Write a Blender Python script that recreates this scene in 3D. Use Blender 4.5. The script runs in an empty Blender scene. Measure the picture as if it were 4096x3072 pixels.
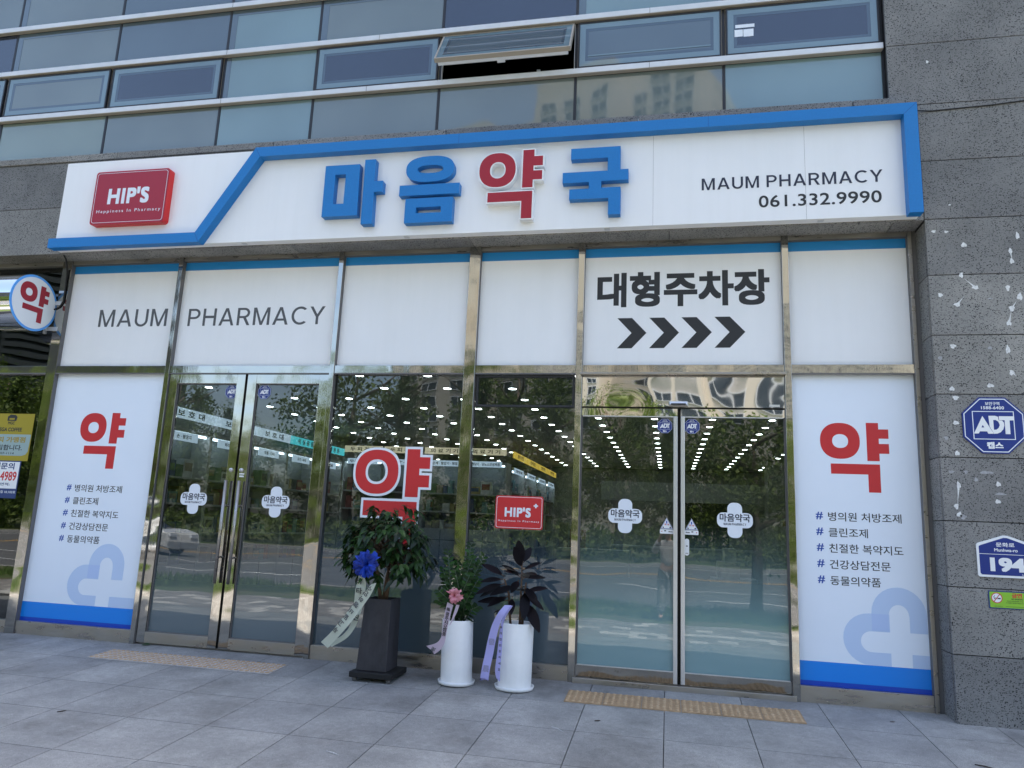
import bpy, math, random
from mathutils import Vector, Matrix, noise
R = math.radians
PI = math.pi
SC = bpy.context.scene
COL = SC.collection

# ------------------------------------------------------------------ camera
cam = bpy.data.cameras.new("camera")
cam.sensor_fit = 'HORIZONTAL'; cam.sensor_width = 36.0
cam.lens = 36.0 * 2962.52 / 4096.0
cam.clip_start = 0.05; cam.clip_end = 2000
cam_o = bpy.data.objects.new("camera", cam); COL.objects.link(cam_o)
rot = Matrix(((0.978355, -0.003351, 0.206906), (0.202454, -0.191426, -0.9604), (0.042826, 0.981501, -0.186604)))
cam_o.matrix_world = Matrix.Translation((0, -7.0, 1.3482)) @ rot.to_4x4()
SC.camera = cam_o

# ------------------------------------------------------------------ sky, sun, exposure
SUN_EL, SUN_AZ = R(70), R(25)          # the sun stands behind the building
world = bpy.data.worlds.new("World"); SC.world = world
world.use_nodes = True
wn = world.node_tree.nodes; wl = world.node_tree.links
for n in list(wn): wn.remove(n)
sky = wn.new('ShaderNodeTexSky'); sky.sky_type = 'NISHITA'; sky.sun_disc = False
sky.sun_elevation = SUN_EL; sky.sun_rotation = SUN_AZ
sky.air_density = 1.0; sky.dust_density = 2.8; sky.ozone_density = 0.3
bg = wn.new('ShaderNodeBackground'); bg.inputs['Strength'].default_value = 0.15
wo = wn.new('ShaderNodeOutputWorld')
wl.new(sky.outputs[0], bg.inputs[0]); wl.new(bg.outputs[0], wo.inputs[0])
sun = bpy.data.lights.new("sun", 'SUN'); sun.energy = 3.4; sun.angle = R(0.5); sun.color = (1.0, 0.95, 0.87)
sun_o = bpy.data.objects.new("sun", sun); COL.objects.link(sun_o)
sd = Vector((math.sin(SUN_AZ) * math.cos(SUN_EL), math.cos(SUN_AZ) * math.cos(SUN_EL), math.sin(SUN_EL)))
sun_o.rotation_euler = sd.to_track_quat('Z', 'Y').to_euler()
sun_o.location = (10, 20, 40)
SC.view_settings.view_transform = 'Standard'; SC.view_settings.look = 'None'
SC.view_settings.gamma = 1.0; SC.view_settings.exposure = 1.78
SC.render.engine = 'CYCLES'
SC.cycles.use_denoising = True
SC.cycles.max_bounces = 8; SC.cycles.transparent_max_bounces = 16
SC.cycles.sample_clamp_indirect = 6.0
SC.cycles.caustics_reflective = False; SC.cycles.caustics_refractive = False

# ------------------------------------------------------------------ materials
def nodes_of(m): return m.node_tree.nodes, m.node_tree.links
def mat(name, col, rough=0.6, metal=0.0, ior=1.45, coat=0.0):
    m = bpy.data.materials.new(name); m.use_nodes = True
    p = m.node_tree.nodes['Principled BSDF']
    p.inputs['Base Color'].default_value = (*col, 1); p.inputs['Roughness'].default_value = rough
    p.inputs['Metallic'].default_value = metal; p.inputs['IOR'].default_value = ior
    if coat: p.inputs['Coat Weight'].default_value = coat; p.inputs['Coat Roughness'].default_value = 0.04
    return m
def pb(m): return m.node_tree.nodes['Principled BSDF']
def tex_noise(m, scale, detail=4, rough=0.6, coord='Object', stretch=None):
    n, l = nodes_of(m)
    tc = n.new('ShaderNodeTexCoord'); t = n.new('ShaderNodeTexNoise')
    t.inputs['Scale'].default_value = scale; t.inputs['Detail'].default_value = detail; t.inputs['Roughness'].default_value = rough
    if stretch:
        mp = n.new('ShaderNodeMapping'); mp.inputs['Scale'].default_value = stretch
        l.new(tc.outputs[coord], mp.inputs[0]); l.new(mp.outputs[0], t.inputs['Vector'])
    else: l.new(tc.outputs[coord], t.inputs['Vector'])
    return t
def ramp(m, src, stops):
    n, l = nodes_of(m); r = n.new('ShaderNodeValToRGB'); l.new(src, r.inputs[0])
    e = r.color_ramp.elements
    while len(e) < len(stops): e.new(0.5)
    for k, (p, c) in enumerate(stops): e[k].position = p; e[k].color = (*c, 1) if len(c) == 3 else c
    return r
def mixc(m, fac, a, b, mode='MIX'):
    n, l = nodes_of(m); x = n.new('ShaderNodeMix'); x.data_type = 'RGBA'; x.blend_type = mode
    for s, i in ((fac, 0), (a, 6), (b, 7)):
        if isinstance(s, (int, float)): x.inputs[i].default_value = s
        elif isinstance(s, tuple): x.inputs[i].default_value = (*s, 1)
        else: l.new(s, x.inputs[i])
    return x.outputs[2]
def bump(m, src, strength, dist=0.01):
    n, l = nodes_of(m); b = n.new('ShaderNodeBump'); b.inputs['Strength'].default_value = strength; b.inputs['Distance'].default_value = dist
    l.new(src, b.inputs['Height']); l.new(b.outputs[0], pb(m).inputs['Normal'])
def noisy(m, scale, amt, detail=4):
    t = tex_noise(m, scale, detail); c = tuple(pb(m).inputs['Base Color'].default_value)[:3]
    r = ramp(m, t.outputs[0], [(0.3, tuple(x * (1 - amt) for x in c)), (0.7, tuple(min(1, x * (1 + amt)) for x in c))])
    m.node_tree.links.new(r.outputs[0], pb(m).inputs['Base Color']); return m
def streaks(m, amt):
    n, l = nodes_of(m); src = pb(m).inputs['Base Color'].links[0].from_socket
    t = tex_noise(m, 3.0, 5, 0.7, stretch=(2.6, 2.6, .16)); r = ramp(m, t.outputs[0], [(0.35, (1 - amt, 1 - amt, 1 - amt * 1.15)), (0.6, (1, 1, 1))])
    l.new(mixc(m, 1, src, r.outputs[0], 'MULTIPLY'), pb(m).inputs['Base Color']); return m
def island(m):
    g = m.node_tree.nodes.new('ShaderNodeNewGeometry'); return g.outputs['Random Per Island']

M = {}
# dark pitted basalt cladding
def stone_mat():
    m = mat('basalt', (0.12, 0.12, 0.125), 0.75); n, l = nodes_of(m)
    big = tex_noise(m, 1.7, 5, 0.6); base = ramp(m, big.outputs[0], [(0.3, (0.178, 0.174, 0.167)), (0.55, (0.243, 0.237, 0.226)), (0.75, (0.31, 0.298, 0.28))])
    isl = island(m); tint = ramp(m, isl, [(0.0, (0.74, 0.75, 0.78)), (1.0, (1.14, 1.13, 1.1))])
    c0 = mixc(m, 1.0, base.outputs[0], tint.outputs[0], 'MULTIPLY')
    fine = tex_noise(m, 90, 3, 0.7); fr = ramp(m, fine.outputs[0], [(0.35, (0.8,) * 3), (0.7, (1.2,) * 3)])
    c1 = mixc(m, 1.0, c0, fr.outputs[0], 'MULTIPLY')
    tc = n.new('ShaderNodeTexCoord'); mp = n.new('ShaderNodeMapping'); mp.inputs['Scale'].default_value = (1.0, 1.0, 1.25)
    wn_ = tex_noise(m, 26, 2, 0.5); add = n.new('ShaderNodeVectorMath'); add.operation = 'MULTIPLY_ADD'
    l.new(tc.outputs['Object'], mp.inputs[0]); l.new(wn_.outputs['Color'], add.inputs[0]); add.inputs[1].default_value = (0.025, 0.025, 0.025); l.new(mp.outputs[0], add.inputs[2])
    v = n.new('ShaderNodeTexVoronoi'); v.inputs['Scale'].default_value = 88; l.new(add.outputs[0], v.inputs['Vector'])
    # pits of uneven size: threshold varies by cell
    sep = n.new('ShaderNodeSeparateColor'); l.new(v.outputs['Color'], sep.inputs[0])
    sz = n.new('ShaderNodeMath'); sz.operation = 'MULTIPLY_ADD'; l.new(sep.outputs[0], sz.inputs[0]); sz.inputs[1].default_value = 0.70; sz.inputs[2].default_value = -0.14
    lt = n.new('ShaderNodeMath'); lt.operation = 'LESS_THAN'; l.new(v.outputs['Distance'], lt.inputs[0]); l.new(sz.outputs[0], lt.inputs[1])
    dens = tex_noise(m, 3.2, 2, 0.5); dr = ramp(m, dens.outputs[0], [(0.33, (0.6,) * 3), (0.55, (1,) * 3)])
    pm = n.new('ShaderNodeMath'); pm.operation = 'MULTIPLY'; l.new(lt.outputs[0], pm.inputs[0]); l.new(dr.outputs[0], pm.inputs[1])
    c2 = mixc(m, pm.outputs[0], c1, (0.018, 0.018, 0.02))
    l.new(c2, pb(m).inputs['Base Color'])
    inv = n.new('ShaderNodeMath'); inv.operation = 'SUBTRACT'; inv.inputs[0].default_value = 1; l.new(pm.outputs[0], inv.inputs[1])
    bump(m, inv.outputs[0], 0.5, 0.004)
    return m
M['stone'] = stone_mat()
M['joint'] = mat('stone_joint', (0.03, 0.03, 0.032), 0.9)
# mirror polished stainless, slightly wavy and brushed
def steel(name, col=(0.40, 0.385, 0.35), rough=0.035, wave=0.09, wscale=3.0, grime=True, stretch=(14, 14, 1), fine=0.02):
    m = mat(name, col, rough, 1.0); n, l = nodes_of(m)
    t = tex_noise(m, wscale, 1, 0.4); t2 = tex_noise(m, 6, 3, 0.6, stretch=stretch)
    mm = n.new('ShaderNodeMath'); mm.operation = 'MULTIPLY_ADD'; l.new(t2.outputs[0], mm.inputs[0]); mm.inputs[1].default_value = fine; l.new(t.outputs[0], mm.inputs[2])
    bump(m, mm.outputs[0], wave, 0.12)
    if grime:
        r = ramp(m, t2.outputs[0], [(0.3, (rough * 0.7,) * 3), (0.75, (rough * 2.6,) * 3)]); l.new(r.outputs[0], pb(m).inputs['Roughness'])
    return m
M['steel'] = steel('polished_stainless')
M['steel_base'] = steel('brushed_stainless', (0.38, 0.355, 0.33), 0.26, 0.03, 1.2, True, (.6, .6, 2.5), 0.0)
M['steel_wavy'] = steel('wavy_stainless', (0.52, 0.50, 0.47), 0.02, 0.20, 1.15, False, (1, 1, 1), 0.0)
M['gasket'] = mat('grey_gasket', (0.13, 0.125, 0.125), 0.5)
M['alu'] = noisy(mat('white_aluminium', (0.62, 0.64, 0.68), 0.35), 5, 0.06)
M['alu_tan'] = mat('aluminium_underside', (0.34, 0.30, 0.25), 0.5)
M['silver'] = mat('anodised_silver', (0.62, 0.62, 0.63), 0.32, 0.6)
M['black'] = mat('black_rubber', (0.008, 0.008, 0.009), 0.6)
M['dark'] = mat('dark_void', (0.012, 0.012, 0.014), 0.8)
M['darkjoint'] = mat('black_silicone', (0.02, 0.022, 0.028), 0.45)
M['film'] = noisy(mat('white_film', (0.81, 0.815, 0.83), 0.38), 1.3, 0.02); streaks(M['film'], 0.02)
M['bluefilm'] = mat('blue_film', (0.016, 0.22, 0.54), 0.35)
M['poster'] = noisy(mat('poster_film', (0.76, 0.82, 0.91), 0.36), 1.1, 0.02)
M['pblue'] = mat('poster_blue', (0.004, 0.22, 0.74), 0.35)
M['pdblue'] = mat('poster_deep_blue', (0.004, 0.055, 0.46), 0.35)
M['pheart'] = mat('poster_pale_blue', (0.50, 0.62, 0.83), 0.36)
M['pheart2'] = mat('poster_pale_blue_overlap', (0.44, 0.56, 0.82), 0.36)
M['hash'] = mat('hash_blue', (0.015, 0.07, 0.36), 0.4)
M['red'] = mat('red_film', (0.55, 0.026, 0.032), 0.35)
M['crimson'] = mat('crimson_acrylic', (0.34, 0.012, 0.028), 0.3)
M['signred'] = mat('red_sign_side', (0.62, 0.02, 0.02), 0.4)
M['ink'] = mat('black_ink', (0.022, 0.023, 0.026), 0.45)
M['inkgrey'] = mat('grey_ink', (0.085, 0.088, 0.095), 0.45)
M['navyink'] = mat('navy_ink', (0.02, 0.025, 0.05), 0.45)
M['signwhite'] = noisy(mat('sign_white', (0.82, 0.82, 0.83), 0.4), 0.9, 0.015); streaks(M['signwhite'], 0.022)
M['signblue'] = noisy(mat('sign_blue', (0.006, 0.168, 0.47), 0.42), 60, 0.05)
M['white'] = mat('white_plastic', (0.78, 0.79, 0.80), 0.35)
M['sticker'] = mat('white_sticker', (0.74, 0.78, 0.84), 0.35)
M['adt'] = mat('security_blue', (0.003, 0.022, 0.19), 0.35)
M['lampw'] = mat('lamp_white', (1, 1, 1), 0.5)
pb(M['lampw']).inputs['Emission Color'].default_value = (0.95, 0.98, 1, 1); pb(M['lampw']).inputs['Emission Strength'].default_value = 9.0
M['strip'] = mat('shelf_light', (1, 1, 1), 0.5)
pb(M['strip']).inputs['Emission Color'].default_value = (0.72, 0.83, 1, 1); pb(M['strip']).inputs['Emission Strength'].default_value = 2.6
# thin shop glass: reflection over tinted transmission, with a frosted film fading upwards from the sill
def glass(name, tint, frost_col, z0, z1, fmax, refl=2.2):
    m = bpy.data.materials.new(name); m.use_nodes = True; n, l = nodes_of(m)
    for x in list(n): n.remove(x)
    out = n.new('ShaderNodeOutputMaterial'); tr = n.new('ShaderNodeBsdfTransparent'); tr.inputs[0].default_value = (*tint, 1)
    df = n.new('ShaderNodeBsdfDiffuse'); df.inputs[0].default_value = (*frost_col, 1)
    gl = n.new('ShaderNodeBsdfGlossy'); gl.inputs['Roughness'].default_value = 0.0; gl.inputs['Color'].default_value = (0.93, 0.96, 0.95, 1)
    fr = n.new('ShaderNodeFresnel'); fr.inputs['IOR'].default_value = 1.5
    mu = n.new('ShaderNodeMath'); mu.operation = 'MULTIPLY'; mu.use_clamp = True; mu.inputs[1].default_value = refl; l.new(fr.outputs[0], mu.inputs[0])
    tc = n.new('ShaderNodeTexCoord'); sx = n.new('ShaderNodeSeparateXYZ'); l.new(tc.outputs['Object'], sx.inputs[0])
    mr = n.new('ShaderNodeMapRange'); mr.interpolation_type = 'SMOOTHSTEP'; l.new(sx.outputs['Z'], mr.inputs['Value'])
    mr.inputs['From Min'].default_value = z0; mr.inputs['From Max'].default_value = z1; mr.inputs['To Min'].default_value = fmax; mr.inputs['To Max'].default_value = 0.0
    m1 = n.new('ShaderNodeMixShader'); l.new(mr.outputs[0], m1.inputs[0]); l.new(tr.outputs[0], m1.inputs[1]); l.new(df.outputs[0], m1.inputs[2])
    m2 = n.new('ShaderNodeMixShader'); l.new(mu.outputs[0], m2.inputs[0]); l.new(m1.outputs[0], m2.inputs[1]); l.new(gl.outputs[0], m2.inputs[2])
    t = n.new('ShaderNodeTexNoise'); t.inputs['Scale'].default_value = 1.6; t.inputs['Detail'].default_value = 1; l.new(tc.outputs['Object'], t.inputs['Vector'])
    b = n.new('ShaderNodeBump'); b.inputs['Strength'].default_value = 0.03; b.inputs['Distance'].default_value = 0.06; l.new(t.outputs[0], b.inputs['Height']); l.new(b.outputs[0], gl.inputs['Normal'])
    l.new(m2.outputs[0], out.inputs[0]); return m
M['glass_door'] = glass('door_glass', (0.40, 0.47, 0.44), (0.105, 0.14, 0.16), 0.25, 1.35, 0.90)
M['glass_win'] = glass('window_glass', (0.44, 0.51, 0.48), (0.055, 0.085, 0.11), 0.75, 1.45, 0.86)
M['glass_slide'] = glass('sliding_glass', (0.40, 0.48, 0.45), (0.190, 0.315, 0.335), 0.25, 1.5, 0.95)
M['glass_dark'] = glass('left_shop_glass', (0.30, 0.36, 0.36), (0.05, 0.06, 0.07), -2, -1, 0.0)
def curtain(name, col, rough=0.03):
    m = mat(name, col, rough, 0.0, 1.85); t = tex_noise(m, 0.9, 2, 0.5)
    c = ramp(m, t.outputs[0], [(0.3, tuple(x * 0.88 for x in col)), (0.7, tuple(x * 1.1 for x in col))])
    m.node_tree.links.new(c.outputs[0], pb(m).inputs['Base Color'])
    t2 = tex_noise(m, 2.2, 1, 0.4); bump(m, t2.outputs[0], 0.02, 0.05); return m
M['pane_pale'] = curtain('curtain_glass_pale', (0.155, 0.235, 0.255))
M['pane_mid'] = curtain('curtain_glass_mid', (0.130, 0.162, 0.162))
M['pane_green'] = curtain('curtain_glass_greenish', (0.165, 0.21, 0.185))
M['pane_dim'] = curtain('curtain_glass_dim', (0.078, 0.112, 0.138))
M['pane_dark'] = curtain('curtain_glass_dark', (0.014, 0.024, 0.048))
M['pane_edge'] = curtain('curtain_glass_edge', (0.13, 0.20, 0.235))
M['pane_edge2'] = curtain('curtain_glass_edge_inner', (0.045, 0.075, 0.105))

# ------------------------------------------------------------------ mesh building
class MB:
    def __init__(s): s.v = []; s.f = []; s.mi = []; s.sm = []; s.cur = 0; s.smooth = False
    def add(s, vs, fs):
        b = len(s.v); s.v += [tuple(v) for v in vs]
        for f in fs: s.f.append(tuple(b + i for i in f)); s.mi.append(s.cur); s.sm.append(s.smooth)
    def box(s, x0, x1, y0, y1, z0, z1):
        s.add([(x0, y0, z0), (x1, y0, z0), (x1, y1, z0), (x0, y1, z0), (x0, y0, z1), (x1, y0, z1), (x1, y1, z1), (x0, y1, z1)],
              [(0, 3, 2, 1), (4, 5, 6, 7), (0, 1, 5, 4), (1, 2, 6, 5), (2, 3, 7, 6), (3, 0, 4, 7)]); return s
    def quad(s, a, b, c, d): s.add([a, b, c, d], [(0, 1, 2, 3)]); return s
    def wall(s, x0, x1, y, z0, z1): return s.quad((x0, y, z0), (x1, y, z0), (x1, y, z1), (x0, y, z1))
    def ring(s, x0, x1, z0, z1, w, y0, y1):      # rectangular frame
        s.box(x0, x1, y0, y1, z0, z0 + w); s.box(x0, x1, y0, y1, z1 - w, z1)
        s.box(x0, x0 + w, y0, y1, z0 + w, z1 - w); s.box(x1 - w, x1, y0, y1, z0 + w, z1 - w); return s
    def tube(s, pts, rad, n=8, caps=True):
        pts = [Vector(p) for p in pts]; rads = rad if isinstance(rad, (list, tuple)) else [rad] * len(pts)
        sm = s.smooth; s.smooth = True; b = len(s.v); up = Vector((0.13, 0.31, 0.94)).normalized(); rings = []
        for i, p in enumerate(pts):
            d = (pts[min(i + 1, len(pts) - 1)] - pts[max(i - 1, 0)]).normalized()
            u = d.cross(up);
            if u.length < 1e-3: u = d.cross(Vector((1, 0, 0)))
            u.normalize(); w = d.cross(u).normalized()
            rings.append([p + (u * math.cos(2 * PI * k / n) + w * math.sin(2 * PI * k / n)) * rads[i] for k in range(n)])
        vs = [v for r in rings for v in r]; fs = []
        for i in range(len(rings) - 1):
            for k in range(n): fs.append((i * n + k, i * n + (k + 1) % n, (i + 1) * n + (k + 1) % n, (i + 1) * n + k))
        if caps: fs.append(tuple(range(n))[::-1]); fs.append(tuple((len(rings) - 1) * n + k for k in range(n)))
        s.add(vs, fs); s.smooth = sm; return s
    def lathe(s, prof, cx, cy, cz=0.0, n=40):
        sm = s.smooth; s.smooth = True; vs = []; fs = []
        for r, z in prof: vs += [(cx + r * math.cos(2 * PI * k / n), cy + r * math.sin(2 * PI * k / n), cz + z) for k in range(n)]
        for i in range(len(prof) - 1):
            for k in range(n): fs.append((i * n + k, i * n + (k + 1) % n, (i + 1) * n + (k + 1) % n, (i + 1) * n + k))
        s.add(vs, fs); s.smooth = sm; return s
    def merge(s, vf, mi=None):
        if mi is not None: s.cur = mi
        s.add(*vf); return s
    def mesh(s, name, mats):
        me = bpy.data.meshes.new(name); me.from_pydata(s.v, [], s.f)
        for m in (mats if isinstance(mats, (list, tuple)) else [mats]): me.materials.append(m)
        me.polygons.foreach_set('material_index', s.mi); me.polygons.foreach_set('use_smooth', s.sm)
        me.update(); return me
    def build(s, name, mats, parent=None, bevel=0.0):
        o = bpy.data.objects.new(name, s.mesh(name, mats)); COL.objects.link(o)
        if parent is not None: attach(o, parent)
        if bevel:
            b = o.modifiers.new('edge', 'BEVEL'); b.width = bevel; b.segments = 2; b.limit_method = 'ANGLE'
        return o
def wloc(o):
    p = Vector(o.location)
    if o.parent is not None: p = p + o.matrix_parent_inverse.translation + wloc(o.parent)
    return p
def attach(o, parent):
    o.parent = parent; o.matrix_parent_inverse = Matrix.Translation(-wloc(parent))
def tag(o, label=None, cat=None, group=None, kind=None):
    if label: o['label'] = label
    if cat: o['category'] = cat
    if group: o['group'] = group
    if kind: o['kind'] = kind
    return o
def thing(name, label, cat, loc, group=None):
    o = bpy.data.objects.new(name, None); COL.objects.link(o); o.location = loc; o.empty_display_size = 0.1
    return tag(o, label, cat, group)
def part(name, mb, m, parent, bevel=0.0): return mb.build(name, m, parent, bevel)
def struct(name, mb, m): return tag(mb.build(name, m), kind='structure')

# flat shapes and lettering: built in (u, v), laid on a plane with a real thickness
def curve_vf(loops, depth):
    c = bpy.data.curves.new('shape', 'CURVE'); c.dimensions = '2D'; c.fill_mode = 'BOTH'; c.extrude = depth / 2
    for lp in loops:
        sp = c.splines.new('POLY'); sp.points.add(len(lp) - 1); sp.use_cyclic_u = True
        for k, (x, y) in enumerate(lp): sp.points[k].co = (x, y, 0, 1)
    o = bpy.data.objects.new('shape', c); me = o.to_mesh()
    vs = [tuple(v.co) for v in me.vertices]; fs = [tuple(p.vertices) for p in me.polygons]
    o.to_mesh_clear(); bpy.data.objects.remove(o); bpy.data.curves.remove(c); return vs, fs
def text_vf(body, depth, weight=0.0, spacing=1.0, lines=1.0):
    bold = weight; weight = 0
    c = bpy.data.curves.new('text', 'FONT'); c.body = body; c.size = 1; c.extrude = depth / 2; c.offset = weight
    c.space_character = spacing; c.space_line = lines; c.resolution_u = 5
    o = bpy.data.objects.new('text', c); me = o.to_mesh()
    vs = [tuple(v.co) for v in me.vertices]; fs = [tuple(p.vertices) for p in me.polygons]
    o.to_mesh_clear(); bpy.data.objects.remove(o); bpy.data.curves.remove(c)
    if bold:     # a heavier cut: the same outline laid nine times, each a hair behind the last
        V, F = [], []
        for k, (dx, dy) in enumerate(((0, 0), (bold, 0), (-bold, 0), (0, bold), (0, -bold), (bold, bold), (-bold, bold), (bold, -bold), (-bold, -bold))):
            b = len(V); V += [(x + dx, y + dy, z - .00005 * k) for x, y, z in vs]; F += [tuple(b + i for i in f) for f in fs]
        vs, fs = V, F
    return vs, fs
def fit(vf, u0, u1, v0, v1):
    vs, fs = vf; a = [min(v[i] for v in vs) for i in (0, 1)]; b = [max(v[i] for v in vs) for i in (0, 1)]
    su = (u1 - u0) / (b[0] - a[0]); sv = (v1 - v0) / (b[1] - a[1])
    return [(u0 + (x - a[0]) * su, v0 + (y - a[1]) * sv, z) for x, y, z in vs], fs
def on_front(vf, y, depth):      # plane facing the street; y is its back face
    vs, fs = vf; return [(u, y - depth / 2 - w, v) for u, v, w in vs], fs
def on_side(vf, x, depth):       # plane facing +x
    vs, fs = vf; return [(x + depth / 2 + w, u, v) for u, v, w in vs], fs
def shape(loops, y, depth=0.001): return on_front(curve_vf(loops, depth), y, depth)
def text(body, u0, u1, v0, v1, y, depth=0.001, weight=0.0, spacing=1.0, lines=1.0):
    return on_front(fit(text_vf(body, depth, weight, spacing, lines), u0, u1, v0, v1), y, depth)
def textside(body, u0, u1, v0, v1, x, depth=0.001, weight=0.0, spacing=1.0):
    return on_side(fit(text_vf(body, depth, weight, spacing), u0, u1, v0, v1), x, depth)
def capitals(body, u0, u1, v0, v1, y, depth=.001, t=.145):
    """plain grotesque capitals drawn as outlines, for the English shop name"""
    def arc(cx, cz, rx, rz, a0, a1, n=14): return [(cx + rx * math.cos(R(a0 + (a1 - a0) * k / n)), cz + rz * math.sin(R(a0 + (a1 - a0) * k / n))) for k in range(n + 1)]
    def glyph(ch):
        if ch == 'M':
            W = .90; return W, [[(0, 0), (t, 0), (t, .76), (W / 2 - .46 * t, 0), (W / 2 + .46 * t, 0), (W - t, .76), (W - t, 0), (W, 0), (W, 1), (W - 1.2 * t, 1), (W / 2, .20), (1.2 * t, 1), (0, 1)]]
        if ch == 'A':
            W = .84; e = lambda z: 1.1 * t + (W / 2 - 1.1 * t) * z / .84
            return W, [[(0, 0), (1.1 * t, 0), (e(.23), .23), (W - e(.23), .23), (W - 1.1 * t, 0), (W, 0), (W / 2 + .56 * t, 1), (W / 2 - .56 * t, 1)], [(e(.23 + .9 * t), .23 + .9 * t), (W - e(.23 + .9 * t), .23 + .9 * t), (W / 2, .83)]]
        if ch == 'U':
            W = .74; return W, [[(0, 1)] + arc(W / 2, .36, W / 2, .375, 180, 360) + [(W, 1), (W - t, 1)] + arc(W / 2, .36, W / 2 - t, .375 - .95 * t, 360, 180) + [(t, 1)]]
        if ch == 'P':
            return .68, [[(0, 0), (t, 0), (t, .40)] + arc(.37, .70, .31, .30, -90, 90) + [(0, 1)], [(t, .40 + .9 * t)] + arc(.36, .70, .32 - t, .30 - .9 * t, -90, 90) + [(t, 1 - .9 * t)]]
        if ch == 'R':
            return .72, [[(0, 0), (t, 0), (t, .41), (.34, .41), (.72 - 1.15 * t, 0), (.72, 0), (.49, .44)] + arc(.38, .705, .31, .295, -62, 90) + [(0, 1)], [(t, .41 + .9 * t)] + arc(.37, .705, .32 - t, .295 - .9 * t, -90, 90) + [(t, 1 - .9 * t)]]
        if ch == 'H':
            W = .74; a, b = .5 - .45 * t, .5 + .45 * t + .02; return W, [[(0, 0), (t, 0), (t, a), (W - t, a), (W - t, 0), (W, 0), (W, 1), (W - t, 1), (W - t, b), (t, b), (t, 1), (0, 1)]]
        if ch == 'C':
            return .80, [arc(.47, .5, .47, .515, 46, 314, 30) + arc(.47, .5, .47 - t, .515 - .95 * t, 308, 52, 30)]
        W = .80; return W, [[(W / 2 - t / 2, 0), (W / 2 + t / 2, 0), (W / 2 + t / 2, .41), (W, 1), (W - 1.15 * t, 1), (W / 2, .56), (1.15 * t, 1), (0, 1), (W / 2 - t / 2, .41)]]
    x = 0; loops = []
    for ch in body:
        if ch == ' ': x += .34; continue
        w, ls = glyph(ch); loops += [[(x + p, q) for p, q in l_] for l_ in ls]; x += w + .17
    return on_front(fit(curve_vf(loops, depth), u0, u1, v0, v1), y, depth)
def rect(x0, x1, z0, z1): return [(x0, z0), (x1, z0), (x1, z1), (x0, z1)]
def rrect(x0, x1, z0, z1, r, n=6):
    out = []
    for cx, cz, a in ((x1 - r, z0 + r, -90), (x1 - r, z1 - r, 0), (x0 + r, z1 - r, 90), (x0 + r, z0 + r, 180)):
        out += [(cx + r * math.cos(R(a + 90 * k / n)), cz + r * math.sin(R(a + 90 * k / n))) for k in range(n + 1)]
    return out
def oval(cx, cz, rx, rz, e=2.0, n=48):
    out = []
    for k in range(n):
        t = 2 * PI * k / n; c, s = math.cos(t), math.sin(t)
        out.append((cx + rx * math.copysign(abs(c) ** (2 / e), c), cz + rz * math.copysign(abs(s) ** (2 / e), s)))
    return out
def offset_poly(p, d):           # mitred outward offset of a counter-clockwise outline
    a = sum(p[i][0] * p[(i + 1) % len(p)][1] - p[(i + 1) % len(p)][0] * p[i][1] for i in range(len(p)))
    if a < 0: p = p[::-1]
    out = []
    for i in range(len(p)):
        q0, q1, q2 = Vector(p[i - 1]), Vector(p[i]), Vector(p[(i + 1) % len(p)])
        d1 = (q1 - q0).normalized(); d2 = (q2 - q1).normalized(); n1 = Vector((d1.y, -d1.x)); n2 = Vector((d2.y, -d2.x))
        b = n1 + n2; k = d / max(0.25, (1 + n1.dot(n2))); out.append(tuple(q1 + b * k))
    return out
def xf(p, sx, sz, ox, oz): return [(ox + x * sx, oz + z * sz) for x, z in p]
def deco(parent, name, m, *vfs):
    if name in ('lettering', 'paper_notice', 'black_print', 'red_lettering', 'white_lettering'):
        for vf in vfs: mb = MB(); mb.merge(vf); o = mb.build(name, m, parent)
        return o
    mb = MB()
    for vf in vfs: mb.merge(vf)
    return mb.build(name, m, parent)

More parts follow.
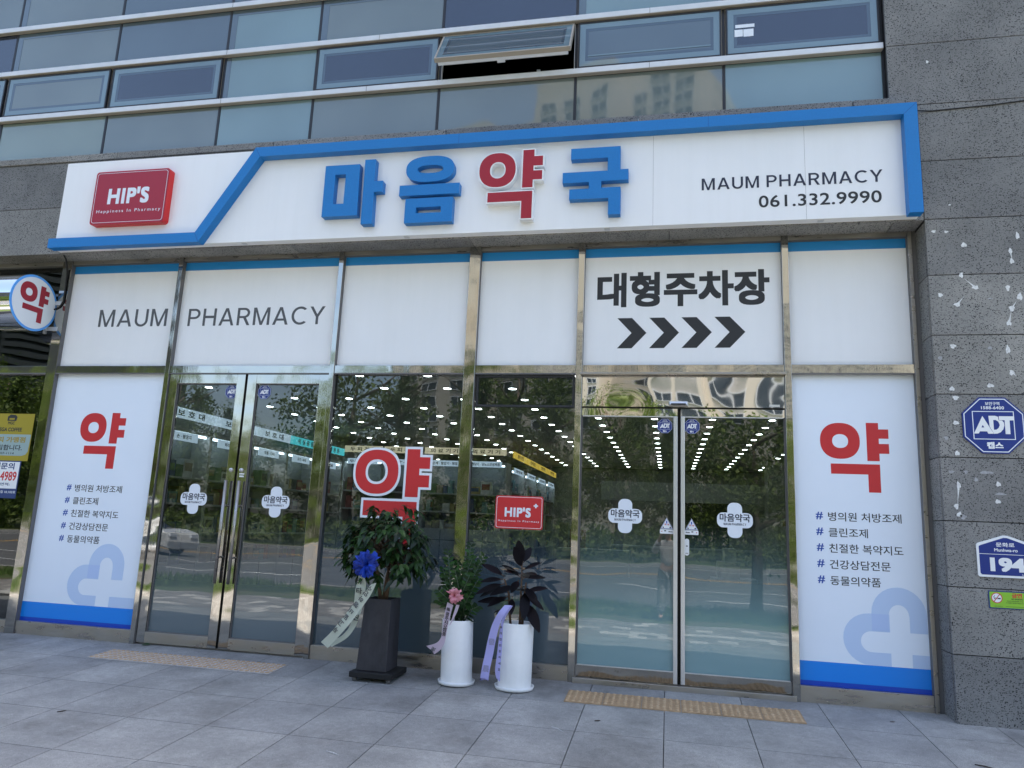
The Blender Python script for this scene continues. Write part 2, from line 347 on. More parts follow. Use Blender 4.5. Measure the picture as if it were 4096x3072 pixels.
# ------------------------------------------------------------------ ground and street
K = 0.055                                       # the forecourt falls towards the street
def gz(y): return K * max(y, -4.5) if y < 0 else 0.0
random.seed(7)
def granite():
    m = mat('granite_paver', (0.3, 0.31, 0.33), 0.62); n, l = nodes_of(m)
    sp = tex_noise(m, 240, 2, 0.8); spr = ramp(m, sp.outputs[0], [(0.34, (0.52,) * 3), (0.5, (1.0,) * 3), (0.68, (1.42,) * 3)])
    bl = tex_noise(m, 2.4, 5, 0.65); blr = ramp(m, bl.outputs[0], [(0.3, (0.205, 0.207, 0.202)), (0.5, (0.265, 0.266, 0.258)), (0.72, (0.335, 0.335, 0.324))])
    md = tex_noise(m, 22, 4, 0.7); mdr = ramp(m, md.outputs[0], [(0.3, (0.86,) * 3), (0.7, (1.12,) * 3)])
    t = ramp(m, island(m), [(0, (0.88, 0.88, 0.89)), (1, (1.08, 1.075, 1.06))])
    c = mixc(m, 1, mixc(m, 1, mixc(m, 1, blr.outputs[0], spr.outputs[0], 'MULTIPLY'), t.outputs[0], 'MULTIPLY'), mdr.outputs[0], 'MULTIPLY')
    stn = tex_noise(m, 0.75, 6, 0.72); sr = ramp(m, stn.outputs[0], [(0.38, (0.74, 0.73, 0.72)), (0.5, (1, 1, 1)), (0.62, (1.0, 1.0, 1.0)), (0.74, (1.10, 1.10, 1.09))])
    c = mixc(m, 1, c, sr.outputs[0], 'MULTIPLY')
    tc = n.new('ShaderNodeTexCoord'); v = n.new('ShaderNodeTexVoronoi'); v.inputs['Scale'].default_value = 4.2; l.new(tc.outputs['Object'], v.inputs['Vector'])
    vc = n.new('ShaderNodeSeparateColor'); l.new(v.outputs['Color'], vc.inputs[0])
    rad = n.new('ShaderNodeMath'); rad.operation = 'MULTIPLY_ADD'; l.new(vc.outputs[0], rad.inputs[0]); rad.inputs[1].default_value = 0.16; rad.inputs[2].default_value = -0.085
    gum = n.new('ShaderNodeMath'); gum.operation = 'LESS_THAN'; l.new(v.outputs['Distance'], gum.inputs[0]); l.new(rad.outputs[0], gum.inputs[1])
    gf = n.new('ShaderNodeMath'); gf.operation = 'MULTIPLY'; gf.inputs[1].default_value = 0.45; l.new(gum.outputs[0], gf.inputs[0])
    c = mixc(m, gf.outputs[0], c, (0.07, 0.068, 0.066))
    l.new(c, pb(m).inputs['Base Color']); bump(m, sp.outputs[0], 0.25, 0.002); return m
M['granite'] = granite()
M['grout'] = mat('paver_joint', (0.045, 0.044, 0.042), 0.9)
def slab(mb, x0, x1, y0, y1, dz=0.0, t=0.05):    # paver following the slope; y0 is the far (street) edge
    z0, z1 = gz(y0) + dz, gz(y1) + dz
    mb.add([(x0, y0, z0 - t), (x1, y0, z0 - t), (x1, y1, z1 - t), (x0, y1, z1 - t), (x0, y0, z0), (x1, y0, z0), (x1, y1, z1), (x0, y1, z1)],
           [(4, 5, 6, 7), (0, 1, 5, 4), (1, 2, 6, 5), (2, 3, 7, 6), (3, 0, 4, 7)])
mb = MB(); g = 0.003
ys = [0.35, -0.03, -0.700] + [-0.700 - 0.668 * k for k in range(1, 7)]
for j in range(len(ys) - 1):
    for i in range(-18, 12):
        x0 = -0.025 + 0.622 * i
        slab(mb, x0 + g, x0 + 0.622 - g, ys[j + 1] + g, ys[j] - g)
struct('forecourt', mb, M['granite'])
mb = MB()
for ya, yb in ((-4.72, -4.5), (-4.5, 0)): mb.quad((-12, ya, gz(ya) - 0.012), (8, ya, gz(ya) - 0.012), (8, yb, gz(yb) - 0.012), (-12, yb, gz(yb) - 0.012))
struct('paving_bed', mb, M['grout'])
def walk_mat():
    m = mat('sidewalk_block', (0.3, 0.29, 0.27), 0.75)
    r = ramp(m, island(m), [(0.0, (0.20, 0.185, 0.17)), (0.45, (0.27, 0.25, 0.23)), (0.72, (0.31, 0.29, 0.27)), (0.8, (0.52, 0.50, 0.47)), (1, (0.56, 0.54, 0.5))])
    t = tex_noise(m, 9, 4); tr = ramp(m, t.outputs[0], [(0.3, (0.85,) * 3), (0.7, (1.1,) * 3)])
    m.node_tree.links.new(mixc(m, 1, r.outputs[0], tr.outputs[0], 'MULTIPLY'), pb(m).inputs['Base Color']); return m
M['walk'] = walk_mat()
mb = MB(); ZS = gz(-4.72)
for j in range(8):
    for i in range(-70, 56):
        x0 = i * 0.3 + (0.15 if j % 2 else 0); y1 = -4.724 - 0.262 * j
        mb.box(x0 + .003, x0 + .297, y1 - .259, y1 - .003, ZS - .05, ZS)
struct('sidewalk', mb, M['walk'])
def soil_mat():
    m = mat('verge_soil', (0.1, 0.09, 0.06), 0.95); t = tex_noise(m, 1.3, 6)
    r = ramp(m, t.outputs[0], [(0.35, (0.13, 0.10, 0.07)), (0.5, (0.085, 0.10, 0.035)), (0.7, (0.06, 0.10, 0.022))])
    m.node_tree.links.new(r.outputs[0], pb(m).inputs['Base Color']); return m
M['soil'] = soil_mat()
def ground_mat():
    m = mat('far_ground', (0.07, 0.1, 0.03), 0.95); t = tex_noise(m, 0.4, 6)
    r = ramp(m, t.outputs[0], [(0.35, (0.11, 0.10, 0.045)), (0.6, (0.06, 0.105, 0.022))]); m.node_tree.links.new(r.outputs[0], pb(m).inputs['Base Color']); return m
M['ground'] = ground_mat()
def asphalt():
    m = mat('asphalt', (0.06, 0.06, 0.062), 0.85); t = tex_noise(m, 0.8, 6, 0.7); t2 = tex_noise(m, 120, 2)
    r = ramp(m, t.outputs[0], [(0.3, (0.085, 0.087, 0.09)), (0.7, (0.125, 0.125, 0.125))]); r2 = ramp(m, t2.outputs[0], [(0.3, (0.75,) * 3), (0.7, (1.2,) * 3)])
    m.node_tree.links.new(mixc(m, 1, r.outputs[0], r2.outputs[0], 'MULTIPLY'), pb(m).inputs['Base Color']); return m
M['asphalt'] = asphalt()
struct('ground', MB().quad((-700, -700, -0.50), (700, -700, -0.50), (700, 700, -0.50), (-700, 700, -0.50)), M['ground'])
struct('verge', MB().box(-60, 60, -9.75, -6.83, -0.45, -0.262), M['soil'])
M['kerbstone'] = noisy(mat('kerb_granite', (0.34, 0.33, 0.31), 0.8), 12, 0.15)
struct('kerb', MB().box(-60, 60, -9.95, -9.755, -0.45, -0.25), M['kerbstone'])
struct('road', MB().box(-120, 120, -30.2, -9.955, -0.46, -0.385), M['asphalt'])
struct('far_kerb', MB().box(-60, 60, -30.4, -30.205, -0.45, -0.25), M['kerbstone'])
struct('far_verge', MB().box(-60, 60, -46, -30.405, -0.45, -0.27), M['ground'])
M['paint'] = noisy(mat('road_paint_white', (0.72, 0.72, 0.70), 0.7), 20, 0.12); M['ypaint'] = noisy(mat('road_paint_yellow', (0.72, 0.42, 0.09), 0.7), 20, 0.12)
mb = MB(); zl = -0.381
def line(mb, x0, x1, y, w=0.15): mb.quad((x0, y - w / 2, zl), (x1, y - w / 2, zl), (x1, y + w / 2, zl), (x0, y + w / 2, zl))
line(mb, -60, 60, -10.6)
for k in range(-8, 8): line(mb, k * 8.0 + 1.0, k * 8.0 + 5.6, -13.6)
for k in range(-8, 8): line(mb, k * 8.0 - 1.5, k * 8.0 + 3.5, -17.6)
line(mb, -60, 60, -29.4)
struct('lane_markings', mb, M['paint'])
mb = MB(); line(mb, -60, 60, -23.3); line(mb, -60, 60, -23.7); struct('centre_line', mb, M['ypaint'])
# grass tufts along the near verge
M['grass'] = noisy(mat('grass_blade', (0.10, 0.17, 0.035), 0.7), 3, 0.35)
def grass(name, n, x0, x1, y0, y1, z, h, label):
    mb = MB()
    for k in range(n):
        x, y = random.uniform(x0, x1), random.uniform(y0, y1)
        if noise.noise((x * 0.6, y * 0.9, 3)) < -0.12: continue
        a = random.uniform(0, 2 * PI); hh = h * random.uniform(0.4, 1.2); w = 0.016
        dx, dy = math.cos(a) * w, math.sin(a) * w; lx, ly = random.uniform(-.4, .4) * hh, random.uniform(-.4, .4) * hh
        mb.add([(x - dx, y - dy, z), (x + dx, y + dy, z), (x + lx, y + ly, z + hh)], [(0, 1, 2)])
    o = mb.build(name, M['grass']); return tag(o, label, 'grass', kind='stuff')
grass('grass', 16000, -16, 7, -9.7, -7.6, -0.263, 0.16, 'short green grass growing along the verge beside the road kerb')

# ------------------------------------------------------------------ the building
bld = thing('commercial_building', 'dark basalt building with banded glass curtain wall above a stainless steel pharmacy shopfront', 'building', (-2.3, 0, 0))
# basalt cladding in courses, each slab set 6 mm from the next
XL, XR = -12.0, 6.4
courses = [-0.06, 0.498, 1.014, 1.533, 2.049, 2.577, 3.086, 3.620, 4.134, 4.685, 5.239, 5.85, 6.42, 6.99, 7.56, 8.13, 8.70, 9.27, 9.8]
jg = 0.0035
mb = MB()
for k in range(len(courses) - 1):
    z0, z1 = courses[k] + jg, courses[k + 1] - jg
    x0 = 2.195 if z1 < 5.24 else 1.965
    for a, b in ((x0, 4.15), (4.157, XR)): mb.box(a, b, -0.30, -0.272, z0, z1)
part('stone_pier', mb, M['stone'], bld, 0.0015)
part('pier_backing', MB().box(2.20, XR, -0.271, 0.25, -0.06, 9.79).box(1.972, 2.19, -0.271, 0.25, 5.24, 9.79), M['joint'], bld)
mb = MB()
for z0, z1 in zip(courses[:8], courses[1:9]): mb.box(2.191, 2.2005, -0.268, 0.0, z0 + jg, z1 - jg - (0.02 if z1 > 4.1 else 0))
part('pier_reveal', mb, M['stone'], bld)
mb = MB()
xs = [-12, -10.05, -8.1, -6.15, -4.2, -2.25, -0.3, 1.65, 2.19]
for a, b in zip(xs, xs[1:]):
    mb.box(a + jg, b - jg, -0.30, -0.272, 4.127, 4.685 - jg)
    mb.box(a + jg, b - jg, -0.30, -0.272, 4.685 + jg, 5.236)
part('stone_lintel', mb, M['stone'], bld, 0.0015)
mb = MB()
for a, b in zip(xs, xs[1:]): mb.box(a + jg, b - jg, -0.315, -0.19, 5.243, 5.318)
part('stone_coping', mb, M['stone'], bld, 0.004)
part('lintel_backing', MB().box(-12, 2.19, -0.271, -0.10, 4.145, 5.24), M['joint'], bld)
mb = MB()
for a, b in zip(xs, xs[1:]): mb.box(a + jg + .3, b - jg + (.3 if b < 2 else 0), -0.269, -0.004, 4.129, 4.144)
part('stone_soffit', mb, M['stone'], bld)
mb = MB()
mb.box(XL, XR, -0.25, 16, 9.62, 9.79); part('roof', mb, M['joint'], bld)
mb = MB(); mb.box(XL, XL + .2, -0.2, 16, -0.06, 9.62); mb.box(XR - .2, XR, 0.25, 16, -0.06, 9.62); mb.box(XL + .2, XR - .2, 15.8, 16, -0.06, 9.62)
part('outer_wall', mb, M['joint'], bld)
part('floor_slab', MB().box(XL + .2, XR - .2, -0.098, 15.8, 4.15, 4.6), M['joint'], bld)

# --- curtain wall on the upper floor
GY = -0.20
cols = [-10.9, -9.43, -7.95, -6.47, -4.99, -3.845, -2.395, -0.94, 0.518, 1.958]
rows = [(5.335, 5.862), (5.925, 6.472), (6.540, 7.082), (7.145, 7.702), (7.762, 8.322), (8.382, 8.94)]
tones = ['dark mid green mid pale mid mid mid pale', '', 'dim dark mid dim pale mid dark pale mid', 'mid mid mid dim dim pale dark mid pale', 'mid dark pale mid dim mid pale dim dark', 'mid pale dim mid dark mid dim mid pale']
for r, (z0, z1) in enumerate(rows):
    if not tones[r]: continue
    for c, t in enumerate(tones[r].split()):
        part('curtain_pane', MB().box(cols[c] + .015, cols[c + 1] - .015, GY, GY + .02, z0, z1), M['pane_' + t], bld)
        if t in ('pale', 'mid') and r > 0:     # the edge of the blind shows as a margin inside the glass
            x0, x1 = cols[c] + .015, cols[c + 1] - .015
            part('blind_edge', MB().box(x0, x0 + .075, GY - .0025, GY, z0, z1).box(x0 + .075, x1, GY - .0025, GY, z1 - .07, z1), M['pane_dim'], bld)
for x in cols[:-1]: part('mullion_joint', MB().box(x - .014, x + .014, GY - .006, GY + .03, 5.335, 8.94), M['darkjoint'], bld)
part('mullion_joint', MB().box(1.944, 1.966, GY - .012, GY + .03, 5.318, 8.94), M['darkjoint'], bld)
part('curtain_sill', MB().box(-11, 1.944, GY - .02, GY + .02, 5.318, 5.340), M['alu'], bld)
part('parapet', MB().box(XL, 1.964, -0.27, -0.05, 8.95, 9.8), M['stone'], bld)
part('curtain_backing', MB().box(XL + .2, -2.40, -0.16, -0.10, 5.24, 8.95).box(-0.93, 1.94, -0.16, -0.10, 5.24, 8.95).box(-2.40, -0.93, -0.16, -0.10, 5.24, 5.90).box(-2.40, -0.93, -0.16, -0.10, 6.49, 8.95), M['dark'], bld)
part('upper_room', MB().box(-2.5, -0.8, 2.0, 2.1, 5.0, 7.0), M['dark'], bld)
for k, zb in enumerate((5.864, 6.474, 7.084, 7.704, 8.324)):
    b = part('window_bar', MB().box(-11, 1.952, -0.262, GY - .008, zb + .003, zb + .061), M['alu'], bld, 0.003)
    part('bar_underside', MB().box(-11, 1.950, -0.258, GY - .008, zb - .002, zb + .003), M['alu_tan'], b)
    for sx in (-8.7, -5.85 + .9, -3.2 + k * .1, -0.2): part('bar_seam', MB().box(sx, sx + .004, -0.2632, -0.24, zb + .003, zb + .0615), M['gasket'], b)
# awning windows of the second row
def awning(x0, x1, tone, opened=False, blind=False):
    z0, z1 = 5.930, 6.470
    w = bpy.data.objects.new('awning_window', None); COL.objects.link(w); w.location = ((x0 + x1) / 2, GY - .02, z1 - .01); attach(w, bld)
    w.location = Vector(w.location)
    hinge = Matrix.Translation((0, GY - .02, z1 - .012)); tilt = hinge @ Matrix.Rotation(R(-30) if opened else 0, 4, 'X') @ hinge.inverted()
    def put(name, mb, m):
        if opened: mb.v = [tuple(tilt @ Vector(v)) for v in mb.v]
        return part(name, mb, m, w)
    a, b = x0 + .022, x1 - .022; za, zb = z0 + .012, z1 - .012
    put('sash_frame', MB().ring(a, b, za, zb, .016, GY - .035, GY + .012), M['darkjoint'] if not opened else M['alu_tan'])
    put('glass_margin', MB().ring(a + .016, b - .016, za + .016, zb - .016, .058, GY - .030, GY - .026), M['pane_edge'])
    put('inner_margin', MB().ring(a + .074, b - .074, za + .074, zb - .074, .03, GY - .0285, GY - .0255), M['pane_edge2'])
    put('sash_glass', MB().box(a + .016, b - .016, GY - .0275, GY - .0245, za + .016, zb - .016), M['pane_' + tone])
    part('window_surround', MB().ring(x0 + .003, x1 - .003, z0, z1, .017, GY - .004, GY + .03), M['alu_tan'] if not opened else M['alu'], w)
    if opened:
        put('sash_rail', MB().box(a + .03, b - .03, GY + .013, GY + .045, za, za + .03), M['alu'])
        put('sash_catch', MB().box(-1.72, -1.64, GY + .0455, GY + .07, za + .002, za + .022), M['alu'])
        part('window_stay', MB().box(-1.36, -1.325, -0.14, -0.10, 5.95, 6.03), M['alu'], w)
    if blind:
        part('blind_rod', MB().box(a + .10, b - .10, GY - .0315, GY - .0287, za + .125, za + .14), M['pane_edge'], w)
    return w
awning(-9.43, -7.95, 'dim'); awning(-7.95, -6.47, 'mid'); awning(-6.47, -4.99, 'dark')
part('curtain_pane', MB().box(-4.975, -3.86, GY, GY + .02, 5.925, 6.472), M['pane_pale'], bld)
part('blind_edge', MB().box(-4.975, -4.915, GY - .0025, GY, 5.925, 6.472), M['pane_dim'], bld)
awning(-3.845, -2.395, 'dark'); awning(-2.395, -0.94, 'dim', True); awning(-0.94, 0.518, 'dim', False, True)
wr = awning(0.518, 1.958, 'dark')
deco(wr, 'paper_notice', M['sticker'], shape([rect(0.63, 0.81, 6.235, 6.27)], GY - .0276, .002), shape([rect(0.622, 0.70, 6.14, 6.215)], GY - .0276, .002), shape([rect(0.705, 0.80, 6.135, 6.215)], GY - .0276, .002))

# --- stainless shopfront
MX = [(-6.88, -6.76), (-5.359, -5.306), (-3.432, -3.38), (-1.993, -1.879), (-0.875, -0.813), (1.031, 1.0906), (2.119, 2.152)]
TZ0, TZ1, TOP = 2.797, 2.888, 4.087
for k, (a, b) in enumerate(MX):
    o = part('mullion', MB().box(a, b, -0.06, 0.05, -0.012, 4.128), M['steel'] if k < 6 else M['steel_base'], bld, 0.002)
    part('mullion_side', MB().box(b, b + .002, -0.056, -0.002, 0, 4.10) if k < 5 else MB().box(a - .002, a, -0.056, -0.002, 0, 4.10), M['gasket'], o)
part('jamb_strip', MB().box(2.153, 2.190, -0.045, 0.05, -0.012, 4.128), M['gasket'], bld)
part('mullion', MB().box(-9.0, -8.89, -0.06, 0.05, -0.012, 4.128), M['steel'], bld)
bays = [(-8.89, -6.88), (-6.758, -5.359), (-5.304, -3.432), (-3.378, -1.993), (-1.877, -0.875), (-0.811, 1.029), (1.0926, 2.117)]
for k, (a, b) in enumerate(bays):
    o = part('transom', MB().box(a, b, -0.05, 0.04, TZ0, TZ1), M['steel'], bld, 0.0015)
    part('transom_shadow_gap', MB().box(a, b, -0.052, -0.05, TZ0 - .002, TZ0 + .012), M['gasket'], o)
    part('head_frame', MB().box(a, b, -0.045, 0.04, TOP, 4.128), M['steel_base'], bld)
    part('glazing_bead', MB().box(a, b, -0.030, -0.003, TOP - .008, TOP), M['gasket'], bld)
for a, b in ((-12, -9.0),): part('head_frame', MB().box(a, b, -0.045, 0.04, TOP, 4.128), M['steel_base'], bld)
for k in (0, 1, 3, 4, 6):
    a, b = bays[k]; part('base_rail', MB().box(a, b, -0.045, 0.04, -0.012, 0.128), M['steel_base'], bld, 0.002)
def pane(a, b, z0, z1, m, y=0.0, parent=None): return part('window_pane', MB().wall(a, b, y, z0, z1), m, parent or bld)
pane(-12, -9.0, 0.128, 4.087, M['glass_dark']); pane(-8.89, -6.88, 0.128, TZ0, M['glass_dark']); pane(-8.89, -6.88, TZ1, TOP, M['glass_dark'])
part('hopper_frame', MB().ring(-1.866, -0.886, 2.478, 2.790, .02, -0.022, 0.012), M['darkjoint'], bld)
pane(-3.378, -1.993, 0.128, TZ0, M['glass_win']); pane(-1.877, -0.875, 0.128, 2.478, M['glass_win']); pane(-1.846, -0.906, 2.498, 2.770, M['glass_dark'])

# swing doors, each leaf with its own stiles, glass, pull handle and lock
def swing(x0, x1, gx0, gx1, hx, lx, plate=False):
    d = bpy.data.objects.new('swing_door', None); COL.objects.link(d); d.location = ((x0 + x1) / 2, 0, 0); attach(d, bld)
    fr = MB().box(x0, gx0, -0.04, 0.02, 0.016, 2.795).box(gx1, x1, -0.04, 0.02, 0.016, 2.795).box(gx0, gx1, -0.0395, 0.0195, 2.697, 2.795)
    part('door_frame', fr, M['steel'], d, 0.0015)
    part('bottom_rail', MB().box(gx0, gx1, -0.0395, 0.0195, 0.016, 0.121), M['steel_base'], d, 0.0015)
    part('door_glass', MB().wall(gx0, gx1, -0.008, 0.121, 2.697), M['glass_door'], d)
    part('door_bead', MB().ring(gx0, gx1, 0.121, 2.697, .009, -0.026, -0.010), M['gasket'], d)
    h = MB().tube([(hx, -.092, .644), (hx, -.092, 1.672)], .0165, 14)
    for z in (.901, 1.416): h.tube([(hx, -.040, z), (hx, -.092, z)], .011, 10)
    part('pull_handle', h, M['steel_base'], d)
    k = MB().tube([(lx, -.0405, 1.783), (lx, -.056, 1.783)], [.021, .018], 18); part('lock', k, M['silver'], d)
    part('keyhole', MB().box(lx - .002, lx + .002, -.0575, -.056, 1.775, 1.791), M['black'], d)
    if plate: part('lock_plate', MB().box(lx - .02, lx + .035, -.042, -.0402, 1.738, 1.752).box(lx - .018, lx + .032, -.042, -.0402, 1.712, 1.728), M['white'], d)
swing(-5.302, -4.390, -5.201, -4.487, -4.449, -4.437)
swing(-4.362, -3.436, -4.258, -3.540, -4.299, -4.318, True)
part('door_gap', MB().box(-4.389, -4.363, -0.01, 0.01, 0.016, 2.795), M['black'], bld)

# automatic sliding doors under a mirror header
part('header_channel', MB().box(-0.826, 1.038, -0.115, -0.051, 2.786, 2.805), M['steel_base'], bld, 0.001)
part('header_panel', MB().box(-0.811, 1.029, -0.034, 0.04, 2.488, 2.785), M['steel_wavy'], bld)
part('header_gap', MB().box(-0.811, 1.029, -0.008, 0.03, 2.474, 2.487), M['black'], bld)
part('nameplate', MB().box(0.895, 0.985, -0.0365, -0.0345, 2.497, 2.518), M['silver'], bld)
def slide(x0, x1, st0, st1, side):
    d = bpy.data.objects.new('sliding_door', None); COL.objects.link(d); d.location = ((x0 + x1) / 2, 0, 0); attach(d, bld)
    g0, g1 = (x0 + .012, st0) if side > 0 else (st1, x1 - .012)
    part('top_rail', MB().box(x0, x1, -0.024, 0.016, 2.402, 2.473), M['steel_wavy'], d)
    part('bottom_rail', MB().box(x0, x1, -0.024, 0.016, 0.048, 0.143), M['steel'], d)
    for za, zb in ((2.393, 2.402), (0.143, 0.150)): part('rail_trim', MB().box(g0, g1, -0.028, -0.006, za, zb), M['silver'], d)
    part('door_glass', MB().wall(g0, g1, -0.004, 0.150, 2.393), M['glass_slide'], d)
    part('meeting_stile', MB().box(st0, st1, -0.034, 0.016, 0.048, 2.402), M['silver'], d, 0.004)
    e = (x0, x0 + .012) if side > 0 else (x1 - .012, x1)
    part('side_stile', MB().box(e[0], e[1], -0.02, 0.012, 0.143, 2.402), M['gasket'], d)
slide(-0.811, 0.082, 0.046, 0.082, 1); slide(0.111, 1.029, 0.111, 0.147, -1)
part('door_gap', MB().box(0.083, 0.110, 0.02, 0.03, 0.03, 2.473), M['black'], bld)
part('door_sill', MB().box(-0.830, 1.060, -0.075, 0.06, -0.02, 0.040), M['steel_base'], bld, 0.003)
sn = thing('door_sensor', 'small silver motion sensor on the mirror header above the sliding doors', 'sensor', (0.09, -0.06, 2.487))
mbx = MB(); mbx.add([(0.0, -.035, 2.540), (.178, -.035, 2.540), (.178, -.035, 2.492), (0.0, -.035, 2.492), (.006, -.085, 2.534), (.172, -.085, 2.534), (.165, -.095, 2.502), (.013, -.095, 2.502)], [(3, 2, 1, 0), (0, 1, 5, 4), (1, 2, 6, 5), (2, 3, 7, 6), (3, 0, 4, 7), (4, 5, 6, 7)])
part('housing', mbx, M['silver'], sn, 0.003)
part('lens_window', MB().box(.022, .156, -.0975, -.094, 2.499, 2.514), M['black'], sn)

# ------------------------------------------------------------------ glyph shared by all pharmacy signs (unit box)
YO, YOH = (0.291, 0.733, 0.292, 0.262), (0.295, 0.729, 0.117, 0.101)
YA = [(.681, 1), (.858, 1), (.858, .908), (1, .908), (1, .773), (.858, .773), (.858, .697), (1, .697), (1, .556), (.858, .556), (.858, .448), (.681, .448)]
YK = [(.145, .401), (.858, .401), (.858, 0), (.683, 0), (.683, .254), (.145, .254)]
def yak(x0, x1, z0, z1, y, depth=.001, grow=0.0):
    sx, sz = x1 - x0, z1 - z0
    o = oval(x0 + YO[0] * sx, z0 + YO[1] * sz, YO[2] * sx + grow, YO[3] * sz + grow, 2.25)
    h = oval(x0 + YOH[0] * sx, z0 + YOH[1] * sz, YOH[2] * sx - grow, YOH[3] * sz - grow, 2.2)
    a, k = xf(YA, sx, sz, x0, z0), xf(YK, sx, sz, x0, z0)
    if grow: a, k = offset_poly(a, grow), offset_poly(k, grow)
    return [shape([o, h], y, depth), shape([a], y, depth), shape([k], y + (.0004 if grow else 0), depth)]

# ------------------------------------------------------------------ fascia sign
sg = thing('fascia_sign', 'long white fascia sign with blue stepped border and raised Korean letters over the shopfront', 'sign', (-2.3, -0.40, 4.14))
part('sign_box', MB().box(-6.70, 2.125, -0.40, -0.302, 4.137, 5.168), M['signwhite'], sg, 0.002)
border = [(-6.692, 4.226), (-4.883, 4.226), (-4.281, 5.151), (2.127, 5.151), (2.127, 4.121), (2.016, 4.121), (2.016, 5.045), (-4.222, 5.045), (-4.832, 4.119), (-6.692, 4.119)]
bb_ = part('blue_border', MB().merge(shape([border], -0.4005, 0.0995)), M['signblue'], sg)
for sx in (-2.05, 0.35): part('border_seam', MB().box(sx, sx + .0025, -.5006, -.45, 5.046, 5.1515), M['adt'], bb_)
for q in (((-4.283, 5.150), (-4.222, 5.046)), ((-4.884, 4.225), (-4.832, 4.120)), ((2.126, 5.150), (2.017, 5.046))):
    a_, b_ = Vector(q[0]), Vector(q[1]); nn = Vector((-(b_ - a_).y, (b_ - a_).x)).normalized() * .0013
    deco(bb_, 'mitre_seam', M['adt'], shape([[tuple(a_ + nn), tuple(b_ + nn), tuple(b_ - nn), tuple(a_ - nn)]], -.5001, .0006))
for sx in (-5.2, -3.7, -0.15, 1.2): part('panel_seam', MB().box(sx, sx + .0018, -.4006, -.40, 4.139, 5.04), M['gasket'], sg) if sx not in (-5.2, -3.7) else None
for x in (-6.0, -4.4, -2.6, -0.6, 1.3): part('fixing_bracket', MB().box(x, x + .05, -.385, -.335, 4.131, 4.137), M['silver'], sg)
YB, LD = -0.4005, 0.08
def letter(name, *loopsets): return deco(sg, name, M['signblue'], *[shape(ls, YB, LD) for ls in loopsets])
letter('raised_letter', [[(-3.467, 4.898), (-3.09, 4.897), (-3.078, 4.340), (-3.463, 4.340)], rect(-3.352, -3.236, 4.473, 4.795)],
       [[(-3.036, 4.941), (-2.920, 4.941), (-2.920, 4.701), (-2.826, 4.701), (-2.826, 4.584), (-2.916, 4.584), (-2.912, 4.243), (-3.030, 4.243)]])
letter('raised_letter', [oval(-2.336, 4.800, .250, .138, 2.5), oval(-2.334, 4.798, .133, .043, 2.4)],
       [rect(-2.643, -2.021, 4.523, 4.635)], [rect(-2.571, -2.080, 4.233, 4.490), rect(-2.455, -2.198, 4.333, 4.394)])
letter('raised_letter', [[(-.923, 4.918), (-.453, 4.918), (-.453, 4.680), (-.376, 4.680), (-.376, 4.572), (-.629, 4.572), (-.629, 4.504), (-.447, 4.504), (-.447, 4.231), (-.561, 4.231), (-.561, 4.398), (-.930, 4.398), (-.930, 4.501), (-.746, 4.501), (-.746, 4.568), (-.998, 4.568), (-.998, 4.674), (-.571, 4.674), (-.571, 4.807), (-.923, 4.807)]])
A2 = [(-1.402, 4.948), (-1.270, 4.948), (-1.270, 4.878), (-1.184, 4.878), (-1.184, 4.757), (-1.274, 4.757), (-1.274, 4.728), (-1.187, 4.728), (-1.187, 4.613), (-1.277, 4.613), (-1.277, 4.534), (-1.402, 4.534)]
K2 = [(-1.740, 4.519), (-1.277, 4.519), (-1.277, 4.218), (-1.402, 4.218), (-1.402, 4.398), (-1.740, 4.398)]
O2, H2 = oval(-1.643, 4.743, .193, .190, 2.25), oval(-1.639, 4.741, .067, .075, 2.2)
yl = deco(sg, 'white_raised_letter', M['white'], shape([O2, H2], YB, LD), shape([A2], YB, LD), shape([K2], YB + .0003, LD))
deco(yl, 'red_face', M['crimson'], shape([offset_poly(O2, -.011), offset_poly(H2, .011)], YB - LD, .0015), shape([offset_poly(A2, -.011)], YB - LD, .0015), shape([offset_poly(K2, -.011)], YB - LD, .0015))
hp = deco(sg, 'red_logo_box', M['signred'], shape([rrect(-6.216, -5.295, 4.370, 4.992, .035)], YB, .0795))
deco(hp, 'logo_face', M['crimson'], shape([rrect(-6.212, -5.299, 4.374, 4.988, .033)], YB - .0796, .002))
deco(hp, 'white_rim', M['sticker'], shape([rrect(-6.196, -5.315, 4.390, 4.972, .03), rrect(-6.192, -5.319, 4.394, 4.968, .028)], YB - .0816, .001))
deco(hp, 'lettering', M['sticker'], text("HIP'S", -6.028, -5.516, 4.602, 4.793, YB - .0816, .001, .040, 1.10), text("Happiness In Pharmacy", -6.147, -5.352, 4.494, 4.540, YB - .0816, .001, 0, 1.35))
deco(sg, 'lettering', M['navyink'], capitals('MAUM PHARMACY', .294, 1.845, 4.461, 4.580, -.4005, .002, .15))
deco(sg, 'lettering', M['ink'], text('061.332.9990', .796, 1.828, 4.268, 4.382, -.4005, .002, .010, 1.04))
cbl = MB().tube([(2.12, -.33, 5.17), (2.3, -.305, 5.165), (2.8, -.305, 5.185), (3.4, -.305, 5.235), (4.4, -.305, 5.32)], .006, 6).build('sign_cable', M['black'])
tag(cbl, 'thin black cable running right from the fascia sign across the stone pier', 'cable')

